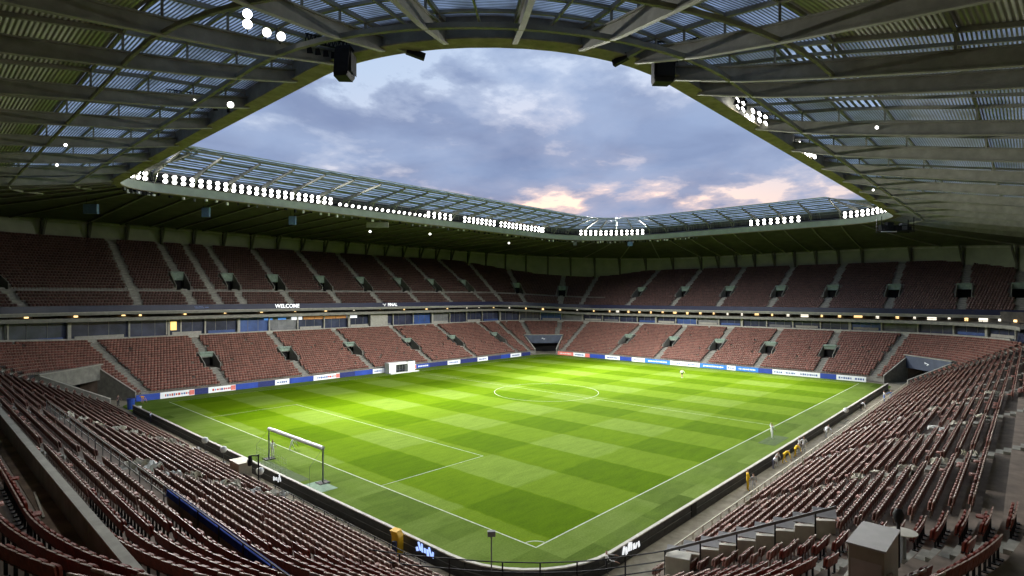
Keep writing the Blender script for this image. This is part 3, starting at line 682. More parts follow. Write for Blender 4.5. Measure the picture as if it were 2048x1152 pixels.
def panel(name, q0, q1, s0, s1, mt):
    m = MB(); nq = 3; P = []
    me = bpy.data.meshes.new(name); vs = []; uv = []
    for a in (s0, s1):
        for b in np.linspace(q0, q1, nq):
            p_ = rp(b, a); vs.append((p_[0], p_[1], float(zdeck(np.array([b]), a)[0])))
    fs = []
    for j in range(nq - 1): fs.append((j, j + 1, nq + j + 1, nq + j))
    me.from_pydata(vs, [], fs); me.materials.append(mt); ul = me.uv_layers.new(name='UVMap')
    wid = math.dist(vs[0], vs[nq - 1]); dpt = math.dist(vs[0], vs[nq])
    cs = [(j / (nq - 1) * wid, 0) for j in range(nq)] + [(j / (nq - 1) * wid, dpt) for j in range(nq)]
    for li, l in enumerate(me.loops): ul.data[li].uv = cs[l.vertex_index]
    me.update(); link(name, me, roof)
for gi in range(len(GQ)):
    q0 = GQ[gi]; q1 = GQ[(gi + 1) % len(GQ)] + (8 if gi == len(GQ) - 1 else 0); qm = (q0 + q1) / 2 % 8; k = int(qm)
    for a, b in zip(SS[:-1], SS[1:]):
        so = float(side_val(np.array([qm]), .26, .27, .53, .26)[0])
        if b <= so + .01: mt = TRANS
        else: mt = DECK
        if k == 6 and a > .1: mt = TRANSG
        if k == 6 and q0 > RP.qx('B', 28) and .17 < a < .25: mt = TRANSB
        e = .012 * (b - a)
        panel('deck_panel', q0, q1, a + e, b - e, mt)
def girder(q):
    m = MB(); n = 9; ss = np.linspace(0.012, .985, n)
    P = []; 
    for s in ss:
        p_ = rp(q, s); zb = float(zbot(np.array([q]), 0, s)[0]); P.append((p_, zb))
    d = P[-1][0] - P[0][0]; d = d / np.hypot(*d); t = np.array([-d[1], d[0]])
    gd = float(gdep(np.array([q]))[0])
    for (a, za), (b, zb) in zip(P[:-1], P[1:]):
        for w, z0, z1 in ((.32, 0.0, .10), (.06, .10, gd - .1), (.34, gd - .1, gd)):
            tt = t * w / 2
            m.hexa([(*(a - tt), za + z0), (*(a + tt), za + z0), (*(b + tt), zb + z0), (*(b - tt), zb + z0), (*(a - tt), za + z1), (*(a + tt), za + z1), (*(b + tt), zb + z1), (*(b - tt), zb + z1)], STEEL)
    m.build('girder', roof)
    # posts and a top chord that carry the sheeting above the girder
    m = MB()
    pts = []
    for s in (.02, .055, .11, .18, .26, .40, .56, .74, .97):
        p_ = rp(q, s); zd = float(zdeck(np.array([q]), s)[0]) - .16; zb = float(zbot(np.array([q]), 0, s)[0]) + gd; pts.append((p_[0], p_[1], zd))
        if zd - zb > .4: m.bar((p_[0], p_[1], zb), (p_[0], p_[1], zd), .12, .12, STEEL)
    for a, b in zip(pts[:-1], pts[1:]): m.bar(a, b, .22, .26, STEEL)
    m.build('top_chord', roof)
for q in GQ: girder(q)
def ring_bar(name, s, zf, w, h, mt, q0=0, q1=8, d=0.0):
    g = qgrid(RP, RR, q0, q1, [], .0625); c, no = RP.pt(rrect(s, d), g); z = zf(g)
    i, o_ = c - no * w / 2, c + no * w / 2
    MB().grid([pts3(i, z), pts3(i, z + h), pts3(o_, z + h), pts3(o_, z), pts3(i, z)], mt).build(name, roof)
# ring beam: pale inner box beam, olive soffit plate, edge channel
ring_bar('ring_beam', 0, lambda g: H + .12 + 0 * g, .5, 1.25, RINGM)
ring_bar('ring_soffit', 0, lambda g: H + 0 * g, 1.35, .1, RINGB, d=.3)
ring_bar('ring_web', 0, lambda g: H + .13 + 0 * g, .12, 1.6, STEEL, d=.62)
ring_bar('catwalk', 0, lambda g: H + 1.9 + 0 * g, .9, .07, BLACKM, d=.9)
ring_bar('catwalk_rail', 0, lambda g: H + 2.85 + 0 * g, .05, .06, STEEL, d=.5)
ring_bar('bottom_purlin', .11, lambda g: zbot(g, 0, .11) + .05, .24, .3, STEEL, 5.6, 9.5)
ring_bar('bottom_purlin', .26, lambda g: zbot(g, 0, .26) + .05, .18, .24, STEEL, 7.0, 9.5)
for s in (.055, .11, .18, .26, .40, .56, .74, .88): ring_bar('deck_purlin', s, lambda g, s=s: zdeck(g, s) - .24, .16, .2, STEEL)
# translucent canopy that reaches inward over the lamps on the far sides
def creach(q): return side_val(q, 0.0, 15.0, 12.5, 0.0)
def cpt(q, t):
    q = np.atleast_1d(np.asarray(q, float)); c, no = RP.pt(RR, q); z = H + 3.45 + t * side_val(q, .4, 1.3, 1.6, .4)
    p_ = c - no * (creach(q) * t - .6)[:, None]; return np.c_[p_, z]
CQ = [q for q in GQ if 1.3 < q < 5.75]
CT = [0.0, .26, .52, .78, 1.0]
for q0, q1 in zip(CQ[:-1], CQ[1:]):
    for a, b in zip(CT[:-1], CT[1:]):
        vs = np.concatenate([cpt(np.linspace(q0, q1, 3), a + .006), cpt(np.linspace(q0, q1, 3), b - .006)]); me = bpy.data.meshes.new('canopy_panel')
        me.from_pydata([tuple(v) for v in vs], [], [(0, 1, 4, 3), (1, 2, 5, 4)]); me.materials.append(TRANSC); ul = me.uv_layers.new(name='UVMap')
        dpt = math.dist(vs[0], vs[3])
        for li, l in enumerate(me.loops): ul.data[li].uv = (l.vertex_index % 3, a * 15 + (dpt if l.vertex_index > 2 else 0))
        me.update(); link('canopy_panel', me, roof)
for q in CQ:
    m = MB(); A = cpt(q, 0.0)[0]; B = cpt(q, .86)[0]; M_ = cpt(q, .4)[0]
    m.bar((A[0], A[1], A[2] - .45), (M_[0], M_[1], M_[2] - .34), .26, .6, STEEL); m.bar((M_[0], M_[1], M_[2] - .34), (B[0], B[1], B[2] - .22), .24, .36, STEEL); m.build('canopy_rib', roof)
    m = MB(); m.bar((A[0], A[1], H + 1.3), (A[0], A[1], A[2] - .4), .16, .16, STEEL); P_ = cpt(q, .2)[0]; c_ = RP.pt(RR, np.array([q]))[0][0]; m.bar((c_[0], c_[1], H + 1.3), (P_[0], P_[1], P_[2] - .5), .12, .12, STEEL); m.build('canopy_strut', roof)
for t_ in (.02, .14, .27, .40, .53, .66, .79, .90, 1.0):
    g = qgrid(RP, RR, CQ[0], CQ[-1], [], .0625); P_ = cpt(g, t_); m = MB(); w = np.array([0, 0, -.16]); n_ = RP.pt(RR, g)[1] * .06; o3 = np.c_[n_, 0 * n_[:, :1]]
    lo = P_ + w; m.grid([lo - o3, lo + o3, P_ + o3 - [0, 0, .01], P_ - o3 - [0, 0, .01], lo - o3], STEEL if t_ < .99 else RINGM); m.build('canopy_purlin', roof)
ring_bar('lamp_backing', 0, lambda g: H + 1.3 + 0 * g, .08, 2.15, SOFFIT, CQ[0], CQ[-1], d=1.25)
# closed dark soffit under the far girders
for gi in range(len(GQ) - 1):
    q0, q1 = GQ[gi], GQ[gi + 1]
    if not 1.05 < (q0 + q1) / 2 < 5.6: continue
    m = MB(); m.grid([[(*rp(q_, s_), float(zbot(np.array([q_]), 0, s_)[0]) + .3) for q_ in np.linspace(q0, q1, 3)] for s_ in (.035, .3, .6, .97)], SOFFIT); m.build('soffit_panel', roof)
# a second line of light bars between the girders near the right side
for gi, q in enumerate(GQ):
    k = int(q)
    if k == 6:
        for f in (.33, .66):
            q2 = q + (GQ[(gi + 1) % len(GQ)] - q) * f
            m = MB(); P = []
            for s in np.linspace(.02, .62, 7): p_ = rp(q2, s); P.append((p_[0], p_[1], float(zdeck(np.array([q2]), s)[0]) - .42))
            for a, b in zip(P[:-1], P[1:]): m.bar(a, b, .14, .22, STEEL)
            m.build('light_rafter', roof)
    elif k in (0, 7, 1):
        q2 = (q + (GQ[(gi + 1) % len(GQ)] + (8 if gi == len(GQ) - 1 else 0))) / 2
        m = MB(); P = []
        for s in np.linspace(.02, .97, 8): p_ = rp(q2, s); P.append((p_[0], p_[1], float(zdeck(np.array([q2 % 8]), s)[0]) - .42))
        for a, b in zip(P[:-1], P[1:]): m.bar(a, b, .12, .2, STEEL)
        m.build('light_rafter', roof)
# clerestory on the outer wall, with posts
POSTM = mat('dark post', (0.07, 0.07, 0.055), .7)
wall = tag(empty('outer_wall'), 'olive grey outer wall panels with leaning posts above the upper tier', 'wall')
wq = []
for k, n in ((0, 6), (1, 10), (2, 14), (3, 12), (4, 8), (5, 8), (6, 8), (7, 6)): wq += list(np.linspace(k, k + 1, n + 1)[:-1])
wq = np.array(wq + [8.0]); wp, wn = RP.pt(rrect(.985), wq)
for i in range(len(wq) - 1):
    a, b = wp[i], wp[i + 1]; z1 = float(zbot(wq[i:i + 1] % 8, 0, 1.0)[0]) + 1.7; z2 = float(zbot(wq[i + 1:i + 2] % 8, 0, 1.0)[0]) + 1.7
    m = MB(); wedge(m, a, b, -.6, z1, z2, .15, wn[i], WALLP); m.build('wall_panel', wall)
    zb = float(zbot(wq[i:i + 1] % 8, 0, .97)[0]); inn = a - wn[i] * .35
    m = MB(); m.bar((inn[0], inn[1], 14), (inn[0], inn[1], zb + 1.0), .42, .42, POSTM); c = inn - wn[i] * 2.2; m.bar((inn[0], inn[1], zb - 3.6), (c[0], c[1], zb + .3), .34, .34, POSTM); m.build('wall_post', wall)
g = qgrid(RP, RR, 0, 8, [], .0625); c, no = RP.pt(rrect(.975), g); z = zbot(g % 8, 0, .975) - .25
MB().grid([pts3(c, z), pts3(c, z + .35), pts3(c + no * .3, z + .35), pts3(c + no * .3, z), pts3(c, z)], STEEL).build('wall_beam', wall)
MB().box((126.6, 118.6, 29.4), (1.7, .1, 1.5), LEDW, rz=-.5).build('lit_opening', wall)

# ------------------------------------------------------------------ floodlights
def floodlight_proto(double=True, small=False):
    e = empty('floodlight')
    m = MB(); m.bar((0, 0, -.55), (0, 0, .9 if double else .35), .08, .08, BLACKM); m.build('bracket', e)
    for z in ((0.0, .78) if double else (0.0,)):
        hsg = MB(); r = .36; t = -0.45       # lens faces local -y, tipped down
        ax = Vector((0, math.cos(t), -math.sin(t) * -1)); ax = Vector((0, -math.cos(.5), -math.sin(.5)))
        c = Vector((0, -.18, z)); hsg.tube(c - ax * .32, c - ax * .05, .16, BLACKM, 10, r); hsg.tube(c - ax * .05, c + ax * .06, r, BLACKM, 10, r)
        h_o = hsg.build('housing', e)
        ln = MB(); ln.tube(c + ax * .062, c + ax * .085, r * .93, LENSW if small else LENS, 12); ln.build('lens', h_o)
    return e
proto_d = floodlight_proto(True); proto_s = floodlight_proto(False, True)
used = {'d': False, 's': False}
def spot(parent, aim, power, size=1.6, blend=.85):
    l = bpy.data.lights.new('lamp_beam', 'SPOT'); l.energy = power; l.spot_size = size; l.spot_blend = blend; l.shadow_soft_size = .6; l.color = (1.0, .985, .93)
    o = bpy.data.objects.new('lamp_beam', l); COL.objects.link(o); o.parent = parent
    p = Vector(parent.location); d = Vector(aim) - p; Mw = Matrix.Translation(p) @ Matrix.Rotation(parent.rotation_euler.z, 4, 'Z') @ Matrix.Scale(parent.scale.x, 4)
    pos = p + Vector((d.x, d.y, 0)).normalized() * 1.1 + Vector((0, 0, .3))
    o.matrix_parent_inverse = Matrix.Identity(4)
    o.matrix_local = Mw.inverted() @ (Matrix.Translation(pos) @ (-(Vector(aim) - pos)).to_track_quat('Z', 'Y').to_matrix().to_4x4() @ Matrix.Scale(parent.scale.x, 4))
def flood(kind, loc, nrm, label, group=None, aim=None, power=0):
    pr = proto_d if kind == 'd' else proto_s
    e = pr if not used[kind] else copy_tree(pr); used[kind] = True
    e.location = loc; e.rotation_euler = (0, 0, math.atan2(nrm[1], nrm[0]) - PI / 2)
    tag(e, label, 'floodlight', group); e['group'] = group or 'floodlights on the roof ring'
    pending.append((e, aim, power)); return e
pending = []
def flood_run(q0, q1, n, text_, aimf, every, z=H + 1.95, kind='d', d=.0, power=1.0, size=1.6):
    for i, q in enumerate(np.linspace(q0, q1, n)):
        c, no = RP.pt(rrect(0, d), np.array([q])); c, no = c[0], no[0]
        flood(kind, (c[0], c[1], z), no, f"white floodlight, {ordinal(i + 1)} from left in {text_}", None, aimf(i / max(1, n - 1), c) if i % every == every // 2 else None, (power, size))
RD = lambda x: RP.qx('D', x)
flood_run(RD(-1.2), RD(27), 23, 'long lit row over far left stand', lambda f, c: (c[0] + 12, 28 - 26 * f, 0), 4, power=1.1)
flood_run(1.40, 1.85, 5, 'bright cluster at left roof corner', lambda f, c: (26, 16, 0), 3, power=.6)
flood_run(RD(29), RD(50), 16, 'dimmer row of small lamps over far left stand', lambda f, c: None, 99, kind='s')
flood_run(RD(51), RD(57.5), 5, 'short lit row at middle of far left roof', lambda f, c: (c[0] - 8, 10, 0), 5)
flood_run(RD(62), RD(72), 8, 'third lit row on far left roof', lambda f, c: (c[0] - 10, 12, 0), 4)
flood_run(RD(74.5), 3.02, 13, 'lit row beside the far roof corner', lambda f, c: (74, 14, 0), 5)
flood_run(3.36, 3.82, 13, 'lit row over the far corner tunnel', lambda f, c: (36, 20, 0), 5)
flood_run(RP.qx('C', 27), RP.qx('C', 16), 8, 'short lit row over far right stand', lambda f, c: (62, 18, 0), 4)
flood_run(5.05, 5.85, 13, 'bright row at right roof corner', lambda f, c: (45, 28, 0), 5)
flood_run(RP.qx('A', 20), RP.qx('A', 66), 8, 'unseen row added on the ring above the left stand', lambda f, c: (96, c[1] + 2, 0), 1, z=H + 1.5, d=.1, power=3.1, size=.50)  # unseen lamps, added to light the far right stand
flood_run(RP.qx('B', 96), RP.qx('B', 14), 10, 'unseen row added on the ring above the right stand', lambda f, c: (c[0] - 4, 77, 0), 1, z=H + 1.5, d=.1, power=1.75, size=.72)  # unseen lamps, added to light the far left stand
# small unlit-looking lamps hung under the far left ring
# lamps seen on the near roof edge
def near_lamp(px_, py_, z, label, aim, kind='d', power=1.0, sc_=.75):
    P = at_z(px_, py_, z); d = Vector(aim) - Vector(P); e = flood(kind, P, (-d.x, -d.y), label, 'floodlights on the near roof', aim, power); e.scale = (sc_,) * 3
near_lamp(495, 50, 32.6, 'round white floodlight hanging near top left of the roof', (-20, -2, 8), 'd', .10)
near_lamp(531, 66, 32.4, 'left lamp of the pair right of the round white floodlight', (-15, -8, 6), 's', 0)
near_lamp(560, 74, 32.4, 'right lamp of the pair beside the round white floodlight', (-15, -8, 6), 's', 0)
near_lamp(390, 205, 32.4, 'small lit spotlight in the row under the left girder', (-20, 16, 6), 's', 0)
near_lamp(460, 210, 32.4, 'small lit spotlight nearest the left roof edge', (-14, 2, 3), 's', 0)
for i, (a, b) in enumerate(((298, 320), (306, 315), (313, 309))): near_lamp(a, b, 33.4, f'white lamp, {ordinal(i + 1)} from left, at the left roof edge above corner', (12, 6, 0), 'd', .6 if i == 1 else 0)
for i, (a, b) in enumerate(((1480, 212), (1491, 218), (1510, 234), (1523, 240), (1535, 247))): near_lamp(a, b, 33.2, f'white lamp, {ordinal(i + 1)} from left, in upper cluster along right roof edge', (12, 8, 0), 'd', .9 if i == 3 else 0)
for i, (a, b) in enumerate(((1604, 297), (1612, 302), (1624, 308), (1632, 313))): near_lamp(a, b, 33.2, f'white lamp, {ordinal(i + 1)} from left, in lower cluster along right roof edge', (26, 8, 0), 'd', .9 if i == 3 else 0)
for a, b, t in ((130, 290, 'higher tiny spotlight under the left roof'), (113, 330, 'lower tiny spotlight under the left roof'), (1755, 255, 'tiny spotlight shining under the right roof'), (1747, 380, 'tiny spotlight low under the right roof edge')): near_lamp(a, b, 31.0, t, (-6, -4, 2), 's', 0, .42)
for i, (a, b) in enumerate(((740, 463), (860, 468), (1018, 486), (427, 405))): near_lamp(a, b, 32.0, f'small hanging lamp, {ordinal(i + 1)} from left, under the far left roof', (0, 10, 0), 's', 0, .8) if i < 3 else None
for e, aim, power in pending:
    if aim is not None and power and len([c for c in e.children]) :
        pw_, sz_ = power if isinstance(power, tuple) else (power, 1.6)
        spot(e, aim, FLOOD_W * pw_, sz_)
# dark lamp brackets along the far left ring and catwalk clutter
mclut = MB()
for i, q in enumerate(np.linspace(1.5, 4.2, 150)):
    c, no = RP.pt(rrect(0, random.uniform(-.1, .5)), np.array([q])); c = c[0]
    mclut.box((c[0], c[1], H - random.uniform(.15, .45)), (random.uniform(.2, .5), random.uniform(.2, .4), random.uniform(.25, .6)), random.choice((BLACKM, BLACKM, GREYP, WHITE)), rz=random.random() * 3)
mclut.build('cable_fittings', roof)['kind'] = 'stuff'
mclut = MB()
for i, q in enumerate(np.linspace(1.5, 4.9, 170)):
    c, no = RP.pt(rrect(0, random.uniform(.4, 1.2)), np.array([q])); c = c[0]
    mclut.bar((c[0], c[1], H + 1.9), (c[0] + random.uniform(-.4, .4), c[1] + random.uniform(-.3, .3), H + 2.9 + random.random() * .6), .07, .07, random.choice((BLACKM, STEEL, GREYP)))
mclut.build('catwalk_fittings', roof)['kind'] = 'stuff'

# ------------------------------------------------------------------ things hanging from the roof
def speaker(px_, py_, label, yaw):
    P = at_z(px_, py_, 32.9); e = tag(empty('loudspeaker', P, yaw), label, 'loudspeaker', 'loudspeakers at the near roof corner')
    m = MB(); prof = [(-.75, -.55), (.75, -.55), (.62, .5), (-.62, .5)]
    k = []
    for z, s, sh in ((-1.5, .86, .16), (-1.25, .98, .1), (.2, 1.0, 0), (.45, .9, -.05)):
        k.append([(x * s, y * s + sh, z) for x, y in prof])
    m.grid(k, BLACKM, close=True); m.poly([k[0][j] for j in (3, 2, 1, 0)], BLACKM); m.poly(k[-1], BLACKM); m.build('cabinet', e, bevel=.06)
    m = MB(); m.bar((-.3, 0, .45), (-.3, 0, 1.3), .06, .06, BLACKM); m.bar((.3, 0, .45), (.3, 0, 1.3), .06, .06, BLACKM); m.bar((-.5, 0, 1.3), (.5, 0, 1.3), .1, .1, BLACKM); m.build('hanger', e)
    m = MB(); m.box((0, -.58, -.5), (1.1, .03, 1.4), mat('speaker grille', (.01, .01, .012), .8)); m.build('grille', e)
speaker(690, 112, 'black loudspeaker cabinet hanging at the roof edge, left of the two', .7)
speaker(1325, 122, 'black loudspeaker cabinet hanging at the roof edge, right of the two', 2.4 + PI)
for (a, b, t) in ((( 770, 85), (848, 114), 'dark beam end poking past the roof edge, left one'), ((1290, 92), (1228, 127), 'dark beam end poking past the roof edge, right one')):
    A = Vector(at_z(*a, 33.35)); B = Vector(at_z(*b, 32.75)); m = MB(); m.bar(A, B, .3, .34, STEEL); m.bar(A + (B - A) * .55, B + (B - A) * .02, .36, .4, BLACKM); tag(m.build('beam_end'), t, 'beam', 'beam ends at the near roof edge')
def hang_box(px_, py_, z, w, h, mt, label, cat='screen'):
    P = at_z(px_, py_, z); e = tag(empty('hanging_box', P, YAW - PI / 2), label, cat)
    MB().box((0, 0, 0), (w, .5, h), mt).build('casing', e, bevel=.04); m = MB(); m.bar((-w * .3, 0, h / 2), (-w * .3, 0, h / 2 + 1.0), .05, .05, BLACKM); m.bar((w * .3, 0, h / 2), (w * .3, 0, h / 2 + 1.0), .05, .05, BLACKM); m.build('hanger', e)
hang_box(412, 425, 31.2, 1.3, 1.6, LITEBLUE, 'pale blue box hanging under the far left ring, left of the pair', 'box')
hang_box(585, 441, 31.2, 1.3, 1.6, LITEBLUE, 'pale blue box hanging under the far left ring, right of the pair', 'box')
hang_box(182, 418, 30.6, 2.2, 1.5, LITEBLUE, 'blue tilted panel hanging in the dark left roof corner', 'panel')
hang_box(755, 450, 32.0, 4.6, 1.1, CONC_P, 'long pale cabinet hanging under the far left ring', 'cabinet')
hang_box(1260, 488, 31.9, 1.4, 1.2, LITEBLUE, 'small blue screen hanging under the far right ring')
hang_box(1150, 488, 31.9, 1.0, .9, GREYP, 'small grey box hanging under the far roof corner', 'box')
rig = tag(empty('lighting_rig', at_z(1790, 452, 31.0), YAW - PI / 2), 'black equipment gantry hanging under the right roof corner', 'gantry')
m = MB()
for x in (-3.2, 3.2):
    for y in (-.8, .8): m.bar((x, y, -1.2), (x, y, 1.8), .12, .12, BLACKM)
for y in (-.8, .8):
    for z in (-1.2, 0.0): m.bar((-3.4, y, z), (3.4, y, z), .12, .12, BLACKM)
m.bar((-3.4, -1.0, -1.25), (-.4, -1.0, -1.25), .14, .14, WHITE); m.build('frame', rig)
MB().box((0, 0, -.9), (6.2, 1.4, .12), BLACKM).build('deck', rig)
for x, w, h, mt in ((-2.6, .9, 1.1, DARK), (-1.2, 1.2, 1.6, BLACKM), (.4, 1.3, .9, BLACKM), (1.6, 1.0, 1.4, GREYP), (2.6, .8, .7, BLACKM)): MB().box((x, 0, -.84 + h / 2), (w, 1.0, h), mt).build('equipment_case', rig)
# a truss of stage lamps at each near speaker
for a, b, t in (((610, 82), (690, 100), 'black lamp truss beside the left loudspeaker'), ((1345, 105), (1415, 85), 'black lamp truss beside the right loudspeaker'), ((330, 190), (470, 210), 'black lamp truss under the left girder'), ((1465, 195), (1545, 160), 'black lamp truss under the right girder')):
    A = Vector(at_z(*a, 33.3)); B = Vector(at_z(*b, 33.3)); e = tag(empty('lamp_truss', A), t, 'truss')
    d = B - A; m = MB()
    for o_ in (Vector((0, 0, 0)), Vector((0, 0, .5))): m.bar(o_, d + o_, .08, .08, BLACKM)
    n = 10
    for i in range(n): m.bar(d * i / n, d * (i + .5) / n + Vector((0, 0, .5)), .05, .05, BLACKM); m.bar(d * (i + .5) / n + Vector((0, 0, .5)), d * (i + 1) / n, .05, .05, BLACKM)
    m.build('truss_frame', e)
    for i in range(5):
        c = d * (i + .5) / 5 + Vector((0, 0, -.3)); m = MB(); m.tube(c, c + Vector((.12, .12, -.35)), .13, BLACKM, 8, .2); m.build('stage_lamp', e)

# ------------------------------------------------------------------ perimeter wall, barriers, boards
pw = tag(empty('perimeter_wall'), 'low black perimeter wall with pale coping along the two near sides', 'wall')
wl = []
g = np.concatenate([np.linspace(.93, 0.0, 31), np.linspace(8 - 1e-6, 7, 10)[1:], np.linspace(7 - 1e-6, 6.03, 41)[1:]])
c, no = WPLAN.pt(WALLR, g)
for i in range(len(g) - 1):
    a, b = c[i], c[i + 1]; dd = (b - a); ln = np.hypot(*dd); dd = dd / ln
    m = MB(); wedge(m, a + dd * .01, b - dd * .01, -.03, 1.05, 1.05, .14, no[i], DARKW); o = m.build('wall_panel', pw)
    m = MB(); wedge(m, a, b, 1.053, 1.13, 1.13, .24, no[i], CAP); m.build('coping', pw)
    m = MB(); q_ = a + no[i] * .085; wedge(m, q_, b + no[i] * .085, .5, .54, .54, .03, no[i], GREYP); m.build('rail', pw)
for i in (20, 44): MB().box((*(c[i] + no[i] * .09), .55), (.06, .9, .9), DARK, rz=math.atan2(no[i][1], no[i][0])).build('hatch', pw)
def wall_logo(px_, py_, w, mt, label, n=7):
    P = np.array(at_z(px_, py_, .6)[:2]); j = np.argmin(np.hypot(*(c - P).T)); a = c[j] + no[j] * .12; t = np.array([-no[j][1], no[j][0]])
    e = tag(empty('wall_sign', (a[0], a[1], .0), math.atan2(t[1], t[0])), label, 'sign')
    m = MB(); x = -w / 2
    for k in range(n):
        ww = w / n * random.uniform(.5, .9); h = random.uniform(.25, .6); m.box((x + ww / 2, 0, .35 + h / 2 + random.uniform(0, .2)), (ww, .02, h), mt, ry=random.uniform(-.5, .5)); x += w / n
    m.build('glyphs', e)
wall_logo(883, 1108, 1.9, LEDB, 'glowing blue white sign on the black wall near the corner rail'); wall_logo(548, 955, 1.5, LEDW, 'small white lettered sign on the black wall behind the goal', 5)
wall_logo(1243, 1108, 2.2, LEDW, 'bright white sign on the black wall right of the corner')
# steward barrier along the near right seats
fen = tag(empty('crowd_barrier'), 'cream barrier with thin posts along the front of the right stand', 'fence')
xs = np.arange(3.0, 92, 1.5)
for x in xs: MB().box((x, -8.35, .95), (.07, .07, 1.1), CREAM).build('post', fen)
for a, b in zip(xs[:-1], xs[1:]): MB().box(((a + b) / 2, -8.38, .75), (1.36, .03, .66), CREAM).build('panel', fen)
MB().box((47.5, -8.35, 1.53), (89.2, .08, .06), CREAM).build('top_rail', fen)
# rail along the left front row
fl = tag(empty('front_rail'), 'thin dark handrail along the front row of the left stand', 'railing')
ys = np.arange(2, 22, 1.6)
for y in ys: MB().bar((-8.2, y, .3), (-8.2, y, 1.35), .05, .05, BLACKM).build('post', fl)
for z in (.85, 1.33): MB().bar((-8.2, 1.5, z), (-8.2, 21.5, z), .045, .045, BLACKM).build('rail_bar', fl)
# curved rail at the near corner
cr = tag(empty('corner_railing'), 'black three bar handrail curving round the near corner', 'railing')
kx = [(-11.6, 2.2), (-10.5, 0.0), (-8.1, -3.7), (-6.4, -5.7), (-4.5, -7.5), (-1.0, -9.7), (.3, -10.2)]
tt = np.linspace(0, len(kx) - 1, 17); cp_ = [(float(np.interp(t, range(len(kx)), [k_[0] for k_ in kx])), float(np.interp(t, range(len(kx)), [k_[1] for k_ in kx]))) for t in tt]
for i, (x, y) in enumerate(cp_):
    if i % 2 == 0: MB().bar((x, y, 1.6), (x, y, 3.05), .06, .06, BLACKM).build('post', cr)
for z in (2.05, 2.5, 3.03):
    m = MB()
    for a, b in zip(cp_[:-1], cp_[1:]): m.bar((*a, z), (*b, z), .05, .05, BLACKM)
    m.build('rail_bar', cr)
pl = MB(); po = [(x * 1.45, y * 1.45) for x, y in cp_]; pi_ = [(x * .985, y * .985) for x, y in cp_]
pl.grid([[(x, y, 1.6) for x, y in pi_], [(x, y, 1.6) for x, y in po]], CONC); pl.grid([[(x, y, -.03) for x, y in pi_], [(x, y, 1.597) for x, y in pi_]], CONC)
pl.build('corner_platform', bowl)
# advertising boards on the far sides
def board(a, b, colr, label, deco, z0=.02, h=1.0):
    a = np.array(a); b = np.array(b); d = b - a; ln = np.hypot(*d); d = d / ln; n = np.array([d[1], -d[0]])
    e = tag(empty('advertising_board', (a[0], a[1], 0), math.atan2(d[1], d[0])), label, 'board', 'advertising boards on the far touchlines')
    MB().box((ln / 2, .06, z0 + h / 2), (ln - .02, .12, h), BOARD[colr]).build('face_panel', e)
    MB().box((ln / 2, .35, z0 + .3), (ln * .9, .4, .06), BLACKM).build('stand_foot', e)
    if deco:
        m = MB(); x = ln * .14; ink = INK if colr in ('white',) else (INKW if colr in ('blue', 'sky', 'red') else INKW)
        while x < ln * .84:
            w = random.uniform(.16, .34); hh = random.uniform(.24, .4); m.box((x + w / 2, -.012, z0 + .48), (w, .02, hh), ink if deco == 1 else random.choice((INK, INKR))); x += w + random.uniform(.07, .16)
        m.build('print', e)
    if deco == 2: MB().box((ln - .45, -.014, z0 + h / 2), (.8, .02, h * .8), BOARD['red']).build('red_panel', e)
seq = ['blue', 'white', 'navy', 'white', 'blue', 'navy', 'white', 'blue', 'white', 'navy', 'blue', 'white', 'navy', 'white', 'blue', 'navy', 'white', 'navy', 'white', 'navy', 'blue', 'white', 'navy', 'white', 'white']
lens = [3.4, 5.2, 2.2, 4.6, 4.0, 3.2, 2.8, 5.0, 5.8, 3.6, 4.4, 3.0, 4.2, 4.6, 4.0, 5.6, 4.2, 6.0, 3.8, 5.0, 3.8, 4.4, 4.0, 5.0, 3.6]
x = -3.6; cnt = {}
for cl, ln in zip(seq, lens):
    if x + ln > 96.4: break
    cnt[cl] = cnt.get(cl, 0) + 1
    board((x, 81.0), (x + ln, 81.0), cl, f"{cl.replace('sky', 'light blue')} advertising board, {ordinal(cnt[cl])} {cl} one from left, far left touchline", (2 if random.random() < .35 else 1) if cl == 'white' else (1 if random.random() < .12 else 0)); x += ln
y = 76.2; cnt = {}
for cl, ln in zip(['red', 'white', 'red', 'blue', 'white', 'blue', 'white', 'sky', 'white', 'white', 'sky', 'white', 'sky', 'blue', 'white', 'white', 'white', 'blue', 'white', 'white', 'sky', 'white'], [5.6, 4.0, 1.6, 5.0, 4.6, 3.6, 3.8, 7.0, 3.0, 4.6, 6.5, 2.0, 5.0, 3.0, 2.4, 2.6, 4.4, 3.0, 3.0, 2.2, 2.4, 2.4]):
    if y - ln < -2: break
    cnt[cl] = cnt.get(cl, 0) + 1; nm = cl.replace('sky', 'light blue')
    board((99.7, y), (99.7, y - ln), cl, f"{nm} advertising board, {ordinal(cnt[cl])} {nm} one from left, far right goal line", 1 if (cl in ('white', 'sky') or random.random() < .3) else 0); y -= ln

# ------------------------------------------------------------------ near left stand: walkway, parapets, blue rail
par = tag(empty('walkway_parapet'), 'grey concrete parapet beside the brown walkway in the left stand', 'parapet')
yy = np.arange(-14, 66, 4.0)
def xrow(i, y): return float(LOW.pt(lrect(i), np.array([LOW.qx('A', y)]))[0][0][0]) if 0 <= y <= 74 else None
zw = 0.9 + 18 / NLOW * 9.6
for y0 in yy:
    MB().box((-24.82, y0 + 2, zw + .35), (.22, 3.985, 1.1), CONC).build('parapet_block', par)
    MB().box((-24.82, y0 + 2, zw + .93), (.30, 3.995, .055), CONC_P).build('coping', par)
fl = mat('brown floor', (0.17, 0.125, 0.095), .9, var=.3, scale=.8, bump=.3)
MB().box((-25.25, 26, zw + .012), (.64, 80, .02), fl).build('walkway_floor', bowl)
bl = tag(empty('blue_rail_wall'), 'blue topped barrier wall dividing the seats of the left stand', 'barrier')
